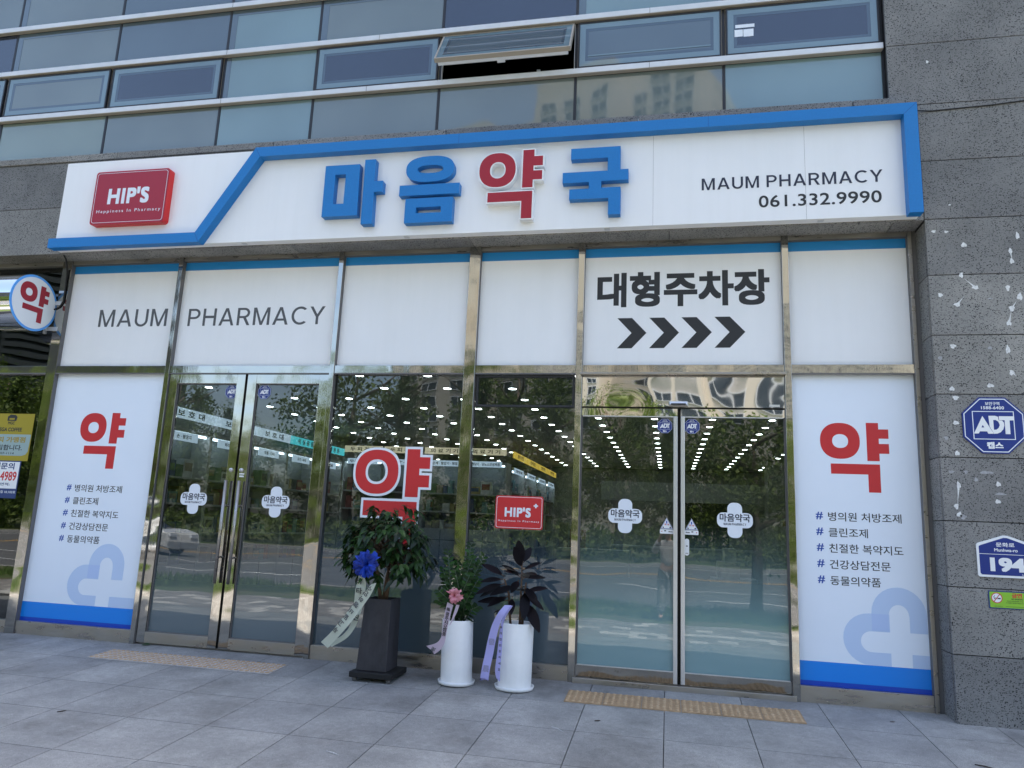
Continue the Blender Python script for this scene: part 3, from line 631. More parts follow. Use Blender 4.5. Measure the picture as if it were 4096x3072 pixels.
# ------------------------------------------------------------------ printed films and posters on the shopfront
FY = -0.001
def film(label, a, b, extra=None):
    t = thing('window_film', label, 'window film', ((a + b) / 2, 0, TZ1))
    part('white_film', MB().box(a, b, FY - .002, FY, TZ1, TOP - .1), M['film'], t)
    part('blue_strip', MB().box(a, b, FY - .002, FY, TOP - .1, TOP), M['bluefilm'], t)
    return t
LY = FY - .002
t = film('white window film lettered MAUM, above the poster at the far left', *bays[1]); deco(t, 'lettering', M['inkgrey'], capitals('MAUM', -6.340, -5.463, 3.347, 3.551, LY, .001, .135))
t = film('white window film lettered PHARMACY, above the swing doors', *bays[2]); deco(t, 'lettering', M['inkgrey'], capitals('PHARMACY', -5.197, -3.567, 3.343, 3.545, LY, .001, .135))
film('blank white film above the window with the big red letter sticker', *bays[3])
film('blank white film above the small red logo sticker, between steel mullions', *bays[4])
t = film('white window film with bold black parking words and four black arrows', *bays[5])
def stroke_text(body, x0, x1, z0, z1, y, w): return text(body, x0, x1, z0, z1, y, .001, w)
deco(t, 'lettering', M['ink'], stroke_text('대형주차장', -.690, .925, 3.472, 3.826, LY, .034))
for dx in (0, .305, .607, .910):
    deco(t, 'arrow', M['ink'], shape([xf([(-.489, 3.362), (-.348, 3.362), (-.210, 3.212), (-.350, 3.061), (-.489, 3.061), (-.352, 3.212)], 1, 1, dx, 0)], LY))
film('blank white film at the right end beside the stone pier, above a poster', *bays[6])

LINES = ['병의원 처방조제', '클린조제', '친절한 복약지도', '건강상담전문', '동물의약품']
def clip_right(p, xr):
    out = []
    for i in range(len(p)):
        a, b = p[i], p[(i + 1) % len(p)]
        if a[0] <= xr: out.append(a)
        if (a[0] <= xr) != (b[0] <= xr): k = (xr - a[0]) / (b[0] - a[0]); out.append((xr, a[1] + k * (b[1] - a[1])))
    return out
def poster(label, a, b, dx, xr):
    t = thing('window_poster', label, 'poster', ((a + b) / 2, 0, .128))
    part('sheet', MB().box(a, b, FY - .002, FY, .325, TZ0), M['poster'], t)
    part('blue_band', MB().box(a, b, FY - .002, FY, .168, .325), M['pblue'], t)
    part('deep_blue_band', MB().box(a, b, FY - .002, FY, .128, .168), M['pdblue'], t)
    # pale cross drawn as two overlapping arches
    def arch(p): return clip_right(xf(p, 1, 1, dx, 0), xr)
    n = 16
    up = [(1.683, .603), (1.683, .745)] + [(1.8975 - .2145 * math.cos(PI * k / n), .745 + .222 * math.sin(PI * k / n)) for k in range(n + 1)] + [(2.112, .603), (1.978, .603), (1.978, .730)] + [(1.897 + .079 * math.cos(PI * k / n), .735 + .09 * math.sin(PI * k / n)) for k in range(n + 1)] + [(1.816, .603)]
    lf = [(1.822, .742), (1.665, .742)] + [(1.665 - .212 * math.sin(PI * k / n), .533 + .209 * math.cos(PI * k / n)) for k in range(1, n)] + [(1.668, .3255), (1.822, .3255), (1.822, .430), (1.675, .430)] + [(1.675 - .084 * math.sin(PI * k / n), .514 - .084 * math.cos(PI * k / n)) for k in range(1, n)] + [(1.675, .598), (1.822, .598)]
    deco(t, 'pale_cross', M['pheart'], shape([arch(up)], LY, .0008)); deco(t, 'pale_cross', M['pheart'], shape([arch(lf)], LY, .0004))
    deco(t, 'pale_cross', M['pheart'], shape([arch([(1.985, .3255), (2.3, .3255), (2.3, .431), (1.985, .431)])], LY, .0008))
    deco(t, 'cross_overlap', M['pheart2'], shape([arch([(1.683, .603), (1.816, .603), (1.816, .742), (1.683, .742)])], LY - .0009, .0006))
    deco(t, 'red_letter', M['red'], *yak(1.323 + dx, 1.888 + dx, 1.757, 2.368, LY))
    ends = (1.957, 1.684, 1.958, 1.852, 1.769)
    for k, s in enumerate(LINES):
        z1 = 1.578 - .1355 * k
        deco(t, 'hash_mark', M['hash'], text('#', 1.266 + dx, 1.324 + dx, z1 - .068, z1 - .002, LY, .001, .02))
        deco(t, 'lettering', M['ink'], text(s, 1.367 + dx, ends[k] + dx, z1 - .077, z1, LY, .001, .008))
poster('tall pale poster with red letter, at the left beside the swing doors', -6.758, -5.361, -7.688, -5.361)
poster('tall pale poster with red letter, at the right beside the stone pier', 1.0926, 2.117, 0, 2.117)

# ------------------------------------------------------------------ stickers on the doors and windows
def cross_sticker(cx, label, y):
    t = thing('cross_sticker', label, 'sticker', (cx, y, 1.32), 'white cross shop stickers on the doors'); cz = 1.473
    hw, hh, w, r, h = .154, .155, .064, .052, .066
    def arc(ax, az, a0): return [(ax + r * math.cos(R(a0 + 15 * k)), az + r * math.sin(R(a0 + 15 * k))) for k in range(7)]
    p = arc(cx + w - r, cz + hh - r, 0) + arc(cx - w + r, cz + hh - r, 90) + [(cx - w, cz + h)] + arc(cx - hw + r, cz + h - r, 90) + arc(cx - hw + r, cz - h + r, 180) + [(cx - w, cz - h)]
    p += arc(cx - w + r, cz - hh + r, 180) + arc(cx + w - r, cz - hh + r, 270) + [(cx + w, cz - h)] + arc(cx + hw - r, cz - h + r, 270) + arc(cx + hw - r, cz + h - r, 0) + [(cx + w, cz + h)]
    deco(t, 'white_cross', M['sticker'], shape([p], y, .001))
    deco(t, 'lettering', M['navyink'], text('마음약국', cx - .131, cx + .131, cz - .014, cz + .058, y - .001, .001, .022), capitals('MAUM PHARMACY', cx - .097, cx + .097, cz - .045, cz - .024, y - .001, .001, .17))
cross_sticker(-4.853, 'white cross sticker on the left leaf of the swing doors', -.0095)
cross_sticker(-3.914, 'white cross sticker on the right leaf of the swing doors', -.0095)
cross_sticker(-.388, 'white cross sticker on the left sliding door', -.0055)
cross_sticker(.583, 'white cross sticker on the right sliding door, by the warning triangle with pull tab', -.0055)

ADTP = dict(A=[(2.456, 2.247), (2.527, 2.394), (2.602, 2.248), (2.562, 2.247), (2.554, 2.266), (2.501, 2.266), (2.491, 2.248)], AH=[(2.514, 2.298), (2.525, 2.319), (2.536, 2.298)],
            D=[(2.572, 2.395), (2.62, 2.396), (2.642, 2.388), (2.645, 2.358), (2.67, 2.357), (2.682, 2.341), (2.684, 2.317), (2.675, 2.286), (2.654, 2.261), (2.629, 2.249), (2.604, 2.247), (2.575, 2.308)],
            DH=[(2.605, 2.361), (2.624, 2.361), (2.642, 2.348), (2.651, 2.32), (2.641, 2.296), (2.625, 2.282), (2.605, 2.28)], T=[(2.648, 2.393), (2.76, 2.393), (2.758, 2.36), (2.725, 2.359), (2.724, 2.246), (2.689, 2.246), (2.689, 2.36), (2.648, 2.36)])
def adt(name, label, cx, cz, s, y, thick, group=None):
    t = thing(name, label, 'security sign', (cx, y, cz - .232 * s), group)
    f = lambda p: [(cx + (x - 2.607) * s, cz + (z - 2.317) * s) for x, z in p]
    oc = lambda g: [(2.607 + a * (1 + g / .232), 2.317 + b * (1 + g / .232)) for a, b in ((-.0975, .232), (.0975, .232), (.231, .1), (.231, -.1), (.0975, -.232), (-.0975, -.232), (-.231, -.1), (-.231, .1))]
    deco(t, 'blue_plate', M['adt'], shape([f(oc(0))], y, thick))
    yy = y - thick
    deco(t, 'white_rim', M['sticker'], shape([f(oc(-.011)), f(oc(-.018))], yy, .0006), shape([f(rect(2.451, 2.760, 2.200, 2.434)), f(rect(2.457, 2.754, 2.206, 2.428))], yy, .0006))
    deco(t, 'logo', M['white'], shape([f(ADTP['A']), f(ADTP['AH'])], yy, .0008), shape([f(ADTP['D']), f(ADTP['DH'])], yy - .0002, .0008), shape([f(ADTP['T'])], yy, .0009))
    (a, b), (c, d) = f([(2.553, 2.482), (2.660, 2.512)]); (e, g), (h, i) = f([(2.522, 2.450), (2.692, 2.475)]); (j, k), (l, m) = f([(2.545, 2.124), (2.666, 2.180)])
    deco(t, 'lettering', M['white'], text('보안구역', a, c, b, d, yy, .0006, .02), text('1588-6400', e, h, g, i, yy, .0006, .02, 1.05), text('캡스', j, l, k, m, yy, .0006, .045))
adt('security_plate', 'large blue octagonal security plate on the dark stone pier', 2.607, 2.317, 1.0, -.3005, .010)
g = 'small blue octagon security stickers on the doors'
adt('security_sticker', 'small blue octagon sticker at the top of the left swing door', -4.556, 2.612, .315, -.0095, .001, g)
adt('security_sticker', 'small blue octagon sticker at the top of the right swing door', -4.171, 2.611, .325, -.0095, .001, g)
adt('security_sticker', 'small blue octagon sticker at the top of the left sliding door', -.033, 2.314, .295, -.0055, .001, g)
adt('security_sticker', 'small blue octagon sticker at the top of the right sliding door', .212, 2.314, .30, -.0055, .001, g)

t = thing('letter_sticker', 'big red Korean letter sticker with white outline, behind the leafy tree in the planter', 'sticker', (-2.68, 0, 1.2))
bx0, bx1, bz0, bz1 = -3.077, -2.297, 1.207, 2.044
def bigyak(grow, dy):
    o, h = oval(-2.848, 1.812, .227 + grow, .219 + grow, 2.3), oval(-2.8495, 1.8115, .117 - grow, .123 - grow, 2.2) 
    a = [(-2.538, 2.044), (-2.405, 2.044), (-2.405, 1.967), (-2.297, 1.967), (-2.297, 1.853), (-2.403, 1.853), (-2.403, 1.789), (-2.297, 1.789), (-2.297, 1.672), (-2.405, 1.672), (-2.405, 1.573), (-2.538, 1.573)]
    k = [(-2.966, 1.527), (-2.409, 1.527), (-2.409, 1.10), (-2.545, 1.10), (-2.545, 1.38), (-2.966, 1.38)]
    if grow: a, k = offset_poly(a, grow), offset_poly(k, grow)
    return [shape([o, h], -.0015 - dy, .001), shape([a], -.0015 - dy, .001), shape([k], -.0013 - dy, .001)]
deco(t, 'white_outline', M['sticker'], *bigyak(.024, 0)); deco(t, 'red_letter', M['red'], *bigyak(0, .0012))
t = thing('logo_sticker', 'red rectangular logo sticker on the glass behind the two white pots', 'sticker', (-1.385, 0, 1.31))
deco(t, 'red_sheet', M['red'], shape([rrect(-1.616, -1.155, 1.311, 1.621, .022)], -.0015, .001))
deco(t, 'white_rim', M['sticker'], shape([rrect(-1.606, -1.165, 1.321, 1.611, .02), rrect(-1.602, -1.169, 1.325, 1.607, .018)], -.0025, .0006))
deco(t, 'lettering', M['sticker'], text("HIP'S", -1.524, -1.272, 1.422, 1.514, -.0025, .0006, .040, 1.10), text('Happiness In Pharmacy', -1.585, -1.189, 1.372, 1.394, -.0025, .0006, .006, 1.35),
     shape([[(-1.232, 1.552), (-1.218, 1.552), (-1.218, 1.539), (-1.204, 1.539), (-1.204, 1.525), (-1.218, 1.525), (-1.218, 1.512), (-1.232, 1.512), (-1.232, 1.525), (-1.246, 1.525), (-1.246, 1.539), (-1.232, 1.539)]], -.0025, .0006))
def warning(cx, label, mirror):
    y = -.0055; t = thing('warning_sticker', label, 'sticker', (cx, y, 1.33), 'triangular caution stickers on the sliding doors')
    tri = lambda s: [(cx, 1.422 + .05 * s - .0), (cx - .056 * s, 1.405 - .033 * s), (cx + .056 * s, 1.405 - .033 * s)]
    deco(t, 'white_sheet', M['white'], shape([tri(1.0)], y, .001), shape([rrect(cx - .060, cx + .060, 1.329, 1.368, .006)], y, .001))
    deco(t, 'rim', M['hash'], shape([tri(.93), tri(.84)], y - .001, .0006))
    deco(t, 'lettering', M['red'], text('주', cx - .021, cx - .005, 1.402, 1.419, y - .001, .0006, .03), text('의', cx + .005, cx + .021, 1.402, 1.419, y - .001, .0006, .03), shape([[(cx - mirror * .050, 1.349), (cx - mirror * .040, 1.355), (cx - mirror * .040, 1.343)]], y - .001, .0006))
    deco(t, 'exclamation_mark', M['pdblue'], shape([oval(cx, 1.432, .0055, .014)], y - .0016, .0006), shape([oval(cx, 1.409, .0028, .0028)], y - .0016, .0006))
    deco(t, 'black_print', M['ink'], text('Auto', cx + (.015 if mirror > 0 else -.052), cx + (.052 if mirror > 0 else -.015), 1.343, 1.355, y - .001, .0006, .05), shape([rect(cx - .012 - .01 * mirror, cx + .005 - .01 * mirror, 1.350, 1.360)], y - .001, .0006),
         shape([rect(cx - .036, cx - .026, 1.379, 1.391)], y - .001, .0006), shape([rect(cx + .026, cx + .038, 1.379, 1.391)], y - .001, .0006))
warning(-.013, 'triangular caution sticker on the left sliding door, with a red arrow pointing left', 1)
warning(.207, 'triangular caution sticker on the right sliding door, with a red arrow pointing right', -1)
t = thing('pull_tab', 'white rounded plastic tab on the right sliding door under the triangle sticker', 'door tab', (.165, -.005, 1.144))
deco(t, 'plate', M['white'], shape([rrect(.146, .185, 1.145, 1.293, .018)], -.0045, .005)); deco(t, 'print', M['inkgrey'], shape([rect(.153, .178, 1.162, 1.167)], -.0096, .0006), shape([rect(.158, .173, 1.223, 1.233)], -.0096, .0006))

# address plate and no-smoking sign on the pier
t = thing('address_plate', 'blue house number plate with white rim reading Munhwa-ro 194 on the pier', 'address plate', (2.63, -.305, 1.105))
def plate(dx): return [(2.411 + dx + .012, 1.105 + dx), (2.411 + dx, 1.117 + dx), (2.411 + dx, 1.352 - dx * .6), (2.421 + dx, 1.366 - dx), (2.609, 1.432 - dx * 1.1), (2.635, 1.432 - dx * 1.1), (2.829 - dx, 1.366 - dx), (2.839 - dx, 1.352 - dx * .6), (2.839 - dx, 1.117 + dx), (2.827 - dx, 1.105 + dx)]
deco(t, 'white_plate', M['white'], shape([plate(0)], -.3005, .012)); deco(t, 'blue_face', M['adt'], shape([plate(.017)], -.3125, .001))
deco(t, 'lettering', M['white'], text('문화로', 2.552, 2.685, 1.342, 1.376, -.3135, .0006, .022), text('Munhwa-ro', 2.538, 2.704, 1.305, 1.330, -.3135, .0006, .018), shape([rect(2.428, 2.822, 1.282, 1.2855)], -.3135, .0006), text('194', 2.501, 2.752, 1.150, 1.258, -.3135, .001, .045), text('5', 2.722, 2.733, 1.124, 1.137, -.3135, .0006))
M['lime'] = mat('lime_film', (0.24, 0.50, 0.03), 0.4); M['dblue'] = mat('dark_blue_film', (0.02, 0.045, 0.16), 0.4)
t = thing('no_smoking_sign', 'small lime green no smoking sign on the stone pier below the address plate', 'no smoking sign', (2.64, -.302, .868))
deco(t, 'blue_plate', M['dblue'], shape([rect(2.474, 2.86, .866, 1.001)], -.3005, .004)); deco(t, 'green_face', M['lime'], shape([rrect(2.483, 2.851, .874, .993, .006)], -.3045, .001))
deco(t, 'disc', M['white'], shape([oval(2.533, .947, .040, .040)], -.3055, .0006)); deco(t, 'red_ring', M['red'], shape([oval(2.533, .947, .040, .040), oval(2.533, .947, .034, .034)], -.3061, .0006), shape([[(2.508, .919), (2.512, .916), (2.558, .975), (2.554, .978)]], -.3064, .0006), text('금연', 2.640, 2.712, .953, .990, -.3055, .0006, .04))
deco(t, 'black_print', M['ink'], shape([rect(2.517, 2.560, .938, .948), rect(2.520, 2.540, .941, .945)], -.3061, .0005), shape([[(2.513, .939), (2.516, .939), (2.514, .955), (2.521, .962), (2.518, .966), (2.510, .957)]], -.3061, .0005), text('NO SMOKING', 2.636, 2.716, .938, .949, -.3055, .0006, .02),
     text('국민건강증진법에 따라', 2.602, 2.716, .922, .932, -.3055, .0006), text('이 건물은 금연구역입니다', 2.596, 2.718, .908, .918, -.3055, .0006), text('나주시보건소', 2.512, 2.572, .880, .888, -.3055, .0006), shape([rect(2.592, 2.73, .884, .886)], -.3055, .0006))
# paint splashes on the pier
random.seed(5)
M['splash'] = noisy(mat('dried_white_splash', (0.66, 0.66, 0.65), 0.7), 60, 0.22); M['splash_thin'] = noisy(mat('thin_white_splash', (0.33, 0.33, 0.34), 0.8), 50, 0.25)
def blob(x, z, rx, rz, tail=None):
    n = 22; ph = random.uniform(0, 9); p = []
    for k in range(n):
        a = 2 * PI * k / n; q = 1 + .16 * math.sin(3 * a + ph) + .10 * math.sin(5 * a + ph * 2) + random.uniform(-.05, .05)
        p.append((x + rx * q * math.cos(a), z + rz * q * math.sin(a)))
    out = [shape([p], -.3002, .0012)]
    if tail:
        d = Vector((tail[0] - x, tail[1] - z)); nrm = Vector((-d.y, d.x)).normalized() * .010
        out.append(shape([[(x + nrm.x, z + nrm.y), (x + d.x * .5 + nrm.x * .3, z + d.y * .5 + nrm.y * .3), (x + d.x, z + d.y), (x + d.x * .5 - nrm.x * .3, z + d.y * .5 - nrm.y * .3), (x - nrm.x, z - nrm.y)]], -.3001, .0010))
    return out
SPL = [(2.258, 4.019, .017, .012), (2.358, 4.012, .015, .011), (2.489, 3.886, .022, .020), (2.907, 3.954, .014, .03), (2.843, 3.821, .014, .022, 2.85, 3.735), (2.848, 3.728, .016, .022, 2.85, 3.78), (2.451, 3.613, .016, .022), (2.554, 3.501, .024, .016, 2.47, 3.585), (2.800, 3.491, .015, .026), (2.278, 3.440, .018, .018), (2.404, 3.353, .024, .018, 2.465, 3.43), (2.884, 3.412, .02, .03), (2.817, 3.310, .02, .024, 2.86, 3.38), (2.786, 3.184, .018, .022, 2.815, 3.30), (2.348, 2.988, .022, .018), (2.761, 2.955, .016, .034), (2.776, 2.760, .018, .022, 2.81, 2.73), (2.318, 2.622, .020, .017), (2.609, 2.650, .026, .016), (2.341, 2.545, .022, .018), (2.330, 2.335, .022, .016), (2.324, 2.082, .019, .018), (2.318, 1.82, .014, .03, 2.30, 1.66), (2.291, 1.650, .016, .022), (2.610, 1.839, .017, .019), (2.597, 1.699, .020, .016), (2.31, 1.585, .02, .02), (2.40, 4.26, .01, .006), (2.30, 5.66, .01, .014)]
THIN = [(2.628, 2.970, .017, .014), (2.244, 2.887, .016, .016), (2.249, 2.207, .017, .016), (2.335, 1.567, .022, .02), (2.38, 1.93, .014, .014), (2.27, 1.93, .02, .012), (2.45, 1.87, .014, .016), (2.53, 1.93, .05, .012), (2.62, 1.76, .04, .01), (2.66, 3.40, .02, .006), (2.52, 2.30, .01, .008)]
for L_, mm_ in ((SPL, 'splash'), (THIN, 'splash_thin')):
    for s in L_:
        mb = MB()
        for vf in blob(*s[:4], tail=s[4:] or None): mb.merge(vf)
        part('paint_splash', mb, M[mm_], bld)

# ------------------------------------------------------------------ round blade sign and left shop notices
M['rimblue'] = mat('pale_blue_rim', (0.10, 0.36, 0.82), 0.35)
M['chrome'] = steel('chrome_drum', (0.78, 0.78, 0.78), 0.05, 0.02, 2, False)
rs = thing('round_blade_sign', 'round white blade sign with pale blue rim and a red letter, left of the shopfront', 'sign', (-7.07, -.345, 3.24))
ry, rz_, rr = -.345, 3.540, .313
n = 56; ringp = [(math.cos(2 * PI * k / n), math.sin(2 * PI * k / n)) for k in range(n)]
mb = MB(); mb.smooth = True
mb.add([(-6.905, ry + rr * c, rz_ + rr * s) for c, s in ringp] + [(-7.26, ry + rr * c, rz_ + rr * s) for c, s in ringp], [(k, (k + 1) % n, n + (k + 1) % n, n + k) for k in range(n)])
mb.smooth = False; mb.add([(-7.26, ry + rr * c, rz_ + rr * s) for c, s in ringp], [tuple(range(n))]); part('drum', mb, M['chrome'], rs)
def side(loops, x, d=.002): return on_side(curve_vf(loops, d), x, d)
deco(rs, 'blue_rim', M['rimblue'], side([oval(ry, rz_, rr, rr, 2, 64)], -6.905, .006)); deco(rs, 'white_face', M['white'], side([oval(ry, rz_, rr - .026, rr - .026, 2, 64)], -6.899, .002))
gy0, gy1, gz0, gz1 = -.545, -.165, 3.335, 3.756
def gl(p): return [(gy0 + x * (gy1 - gy0), gz0 + z * (gz1 - gz0)) for x, z in p]
deco(rs, 'red_letter', M['crimson'], side([gl(oval(YO[0], YO[1], YO[2], YO[3], 2.25)), gl(oval(YOH[0], YOH[1], YOH[2], YOH[3], 2.2))], -6.897, .0015), side([gl(YA)], -6.897, .0015), side([gl(YK)], -6.897, .0015))
part('bracket', MB().box(-6.955, -6.82, -.070, -.0605, 3.60, 3.645).box(-6.955, -6.82, -.070, -.0605, 3.295, 3.34).box(-6.985, -6.955, -.085, -.0605, 3.26, 3.70), M['silver'], rs)
cb = MB().tube([(-6.70, -.29, 4.16), (-6.72, -.20, 4.10), (-6.80, -.075, 4.02), (-6.79, -.07, 3.8), (-6.79, -.07, 3.64), (-6.83, -.068, 3.575), (-6.94, -.066, 3.53)], .009, 8).build('sign_wire', M['black'])
tag(cb, 'black wire drooping from the fascia sign to the round blade sign', 'cable')
M['olive'] = mat('yellow_poster', (0.34, 0.27, 0.02), 0.4); M['greyp'] = mat('grey_poster_panel', (0.30, 0.40, 0.40), 0.4); M['goldt'] = mat('gold_print', (0.32, 0.24, 0.04), 0.4)
t = thing('coffee_poster', 'yellow coffee franchise poster on the dark left shop window', 'poster', (-7.45, 0, 1.81)); y = -.0015
deco(t, 'yellow_sheet', M['olive'], shape([rect(-7.95, -6.988, 1.813, 2.345)], y, .001)); deco(t, 'grey_panel', M['greyp'], shape([[(-7.9, 2.109), (-6.996, 2.109), (-7.006, 1.92), (-7.03, 1.885), (-7.08, 1.869), (-7.9, 1.869)]], y - .001, .0006))
deco(t, 'lettering', M['ink'], text('MEGA COFFEE', -7.47, -7.13, 2.142, 2.186, y - .001, .0006, .03), text('MGC', -7.33, -7.24, 2.22, 2.255, y - .001, .0006, .03), shape([[(-7.345, 2.262), (-7.225, 2.262), (-7.215, 2.305), (-7.24, 2.33), (-7.31, 2.335), (-7.345, 2.31)], rect(-7.32, -7.25, 2.275, 2.295)], y - .001, .0006),
     text('모집합니다.', -7.50, -7.088, 1.928, 1.992, y - .0016, .0006, .02), text('010-5207-1114', -7.52, -7.185, 1.884, 1.908, y - .0016, .0006, .01))
deco(t, 'gold_lettering', M['goldt'], text('커피 가맹점', -7.52, -7.06, 2.018, 2.082, y - .0016, .0006, .035))
t = thing('notice_sheet', 'white and blue phone number notice below the yellow poster, left shop window', 'notice', (-7.3, 0, 1.40))
deco(t, 'blue_sheet', M['dblue'], shape([rect(-7.75, -7.067, 1.398, 1.812)], y - .0005, .001)); deco(t, 'white_panel', M['white'], shape([rect(-7.74, -7.08, 1.504, 1.800)], y - .0015, .0006))
deco(t, 'lettering', M['dblue'], text('임대문의', -7.52, -7.145, 1.715, 1.790, y - .0021, .0006, .025), text('전용면적:', -7.42, -7.17, 1.535, 1.568, y - .0021, .0006, .02)); deco(t, 'red_lettering', M['red'], text('061-337-4989', -7.70, -7.10, 1.590, 1.692, y - .0021, .0006, .02))
deco(t, 'white_lettering', M['white'], text('나주시 상야4길 10,103호', -7.50, -7.08, 1.450, 1.482, y - .0015, .0006, .01))

# ------------------------------------------------------------------ tactile strips
def tact_mat():
    m = mat('tactile_tan', (0.36, 0.24, 0.12), 0.7); t = tex_noise(m, 14, 4, 0.7); t2 = tex_noise(m, 160, 2)
    a = ramp(m, t.outputs[0], [(0.35, (0.36, 0.245, 0.135)), (0.55, (0.44, 0.31, 0.18)), (0.72, (0.48, 0.36, 0.23))]); b = ramp(m, t2.outputs[0], [(0.3, (0.8,) * 3), (0.7, (1.15,) * 3)])
    m.node_tree.links.new(mixc(m, 1, a.outputs[0], b.outputs[0], 'MULTIPLY'), pb(m).inputs['Base Color']); return m
M['tact'] = tact_mat(); M['tactworn'] = noisy(mat('tactile_cement', (0.42, 0.39, 0.37), 0.85), 25, 0.2)
M['tactbase'] = noisy(mat('tactile_tan_dark', (0.33, 0.225, 0.125), 0.8), 18, .2)  # tile base in a darker tan than the studs, for contrast
def tactile(label, x0, cement):
    t = thing('tactile_strip', label, 'tactile paving', (x0 + .93, -.5, gz(-.5)))
    for k in range(6):
        a = x0 + .31 * k; mb = MB(); slab(mb, a + .003, a + .307, -.676, -.336, .006, .03); o = part('tile', mb, M['tactworn'] if cement else M['tactbase'], t)
        d = MB(); d.smooth = True
        for i in range(6):
            for j in range(6):
                cx, cy = a + .028 + i * .0505, -.648 + j * .057; zz = gz(cy) + .006; rx, rh = (.0215, .005) if cement else (.016, .008)
                vs = [(cx + rx * math.cos(2 * PI * q / 12), cy + rx * math.sin(2 * PI * q / 12), zz) for q in range(12)] + [(cx + rx * .7 * math.cos(2 * PI * q / 12), cy + rx * .7 * math.sin(2 * PI * q / 12), zz + rh) for q in range(12)]
                d.add(vs, [(q, (q + 1) % 12, 12 + (q + 1) % 12, 12 + q) for q in range(12)] + [tuple(range(12, 24))])
        part('studs', d, M['tact'], o)
tactile('worn tan tactile strip with pale joints on the paving before the swing doors', -5.300, True)
tactile('tan studded tactile strip on the paving before the sliding doors', -.825, False)

# ------------------------------------------------------------------ potted plants
M['potwhite'] = noisy(mat('matt_white_pot', (0.88, 0.88, 0.88), 0.45), 9, 0.03); streaks(M['potwhite'], 0.045)
def slate():
    m = mat('dark_concrete_pot', (0.06, 0.058, 0.068), 0.6); t = tex_noise(m, 5, 5, 0.7, stretch=(1, 1, .5)); t2 = tex_noise(m, 20, 4, 0.7, stretch=(2, 2, .12))
    a = ramp(m, t.outputs[0], [(0.3, (0.017, 0.0165, 0.020)), (0.7, (0.055, 0.053, 0.062))]); b = ramp(m, t2.outputs[0], [(0.4, (0.9,) * 3), (0.66, (1.0,) * 3), (0.76, (1.7,) * 3)])
    m.node_tree.links.new(mixc(m, 1, a.outputs[0], b.outputs[0], 'MULTIPLY'), pb(m).inputs['Base Color']); return m
M['slate'] = slate(); M['dirt'] = noisy(mat('potting_soil', (0.02, 0.015, 0.012), 0.95), 40, 0.4)
def leafmat(name, a, b, rough, sub=0.0):
    m = mat(name, a, rough); r = ramp(m, island(m), [(0, a), (0.8, b), (1, tuple(min(1, x * 1.5) for x in b))]); m.node_tree.links.new(r.outputs[0], pb(m).inputs['Base Color'])
    if sub:
        n, l = nodes_of(m); tl = n.new('ShaderNodeBsdfTranslucent'); l.new(r.outputs[0], tl.inputs[0]); mx = n.new('ShaderNodeMixShader'); mx.inputs[0].default_value = sub
        out = [q for q in n if q.type == 'OUTPUT_MATERIAL'][0]; l.new(pb(m).outputs[0], mx.inputs[1]); l.new(tl.outputs[0], mx.inputs[2]); l.new(mx.outputs[0], out.inputs[0])
    return m
M['leaf1'] = leafmat('glossy_green_leaf', (0.006, 0.017, 0.008), (0.024, 0.060, 0.013), 0.36, 0.12)
M['leaf2'] = leafmat('dark_green_leaflet', (0.008, 0.024, 0.008), (0.022, 0.066, 0.014), 0.32, 0.12); pb(M['leaf2']).inputs['Specular IOR Level'].default_value = 0.3; pb(M['leaf1']).inputs['Specular IOR Level'].default_value = 0.3
M['leaf3'] = leafmat('burgundy_black_leaf', (0.0035, 0.004, 0.005), (0.009, 0.007, 0.009), 0.3); pb(M['leaf3']).inputs['Specular IOR Level'].default_value = 0.10
M['bark'] = noisy(mat('brown_stem', (0.10, 0.06, 0.035), 0.8), 30, 0.3); M['stem'] = mat('green_stem', (0.03, 0.055, 0.02), 0.5)
M['pebble'] = noisy(mat('white_pebbles', (0.30, 0.30, 0.30), 0.8), 110, 0.9)
def leaf(mb, base, d, nrm, L, W, droop=0.25, fold=0.18, segs=4):
    d = d.normalized(); sd_ = d.cross(nrm)
    if sd_.length < 1e-3: sd_ = d.cross(Vector((1, 0, .2)))
    sd_.normalize(); up = sd_.cross(d).normalized(); vs = []; fs = []
    for i in range(segs + 1):
        t = i / segs; w = W * .5 * (math.sin(PI * (t * .94 + .03)) ** .75) * (1 - .25 * t); c = base + d * (L * t) - Vector((0, 0, 1)) * (droop * L * t * t)
        vs += [c - sd_ * w + up * (fold * w), c, c + sd_ * w + up * (fold * w)]
    for i in range(segs):
        b = 3 * i; fs += [(b, b + 1, b + 4, b + 3), (b + 1, b + 2, b + 5, b + 4)]
    sm = mb.smooth; mb.smooth = True; mb.add(vs, fs); mb.smooth = sm
def rnd(s=1.0): return Vector((random.uniform(-s, s), random.uniform(-s, s), random.uniform(-s, s)))
# leafy tree in the square planter, on a wheeled tray
dl = thing('plant_dolly', 'square black wheeled plant tray under the dark tapered planter', 'plant dolly', (-2.5, -.47, gz(-.47)))
DZ = gz(-.65) + .032
part('tray', MB().box(-2.695, -2.305, -.665, -.275, DZ + .003, DZ + .052), M['black'], dl, 0.006)
for cx in (-2.655, -2.345):
    for cy in (-.625, -.315): part('wheel', MB().tube([(cx - .016, cy, gz(cy) + .020), (cx + .016, cy, gz(cy) + .020)], .020, 14), M['gasket'], dl)
pl = thing('planter_tree', 'leafy green tree in a tall dark tapered planter, blue bow on it', 'potted plant', (-2.515, -.46, DZ + .053))
ZB, ZT = DZ + .054, .652
def frust(z0, z1, h0, h1, cx0, cx1, cy): return [(cx0 - h0, cy - h0, z0), (cx0 + h0, cy - h0, z0), (cx0 + h0, cy + h0, z0), (cx0 - h0, cy + h0, z0), (cx1 - h1, cy - h1, z1), (cx1 + h1, cy - h1, z1), (cx1 + h1, cy + h1, z1), (cx1 - h1, cy + h1, z1)]
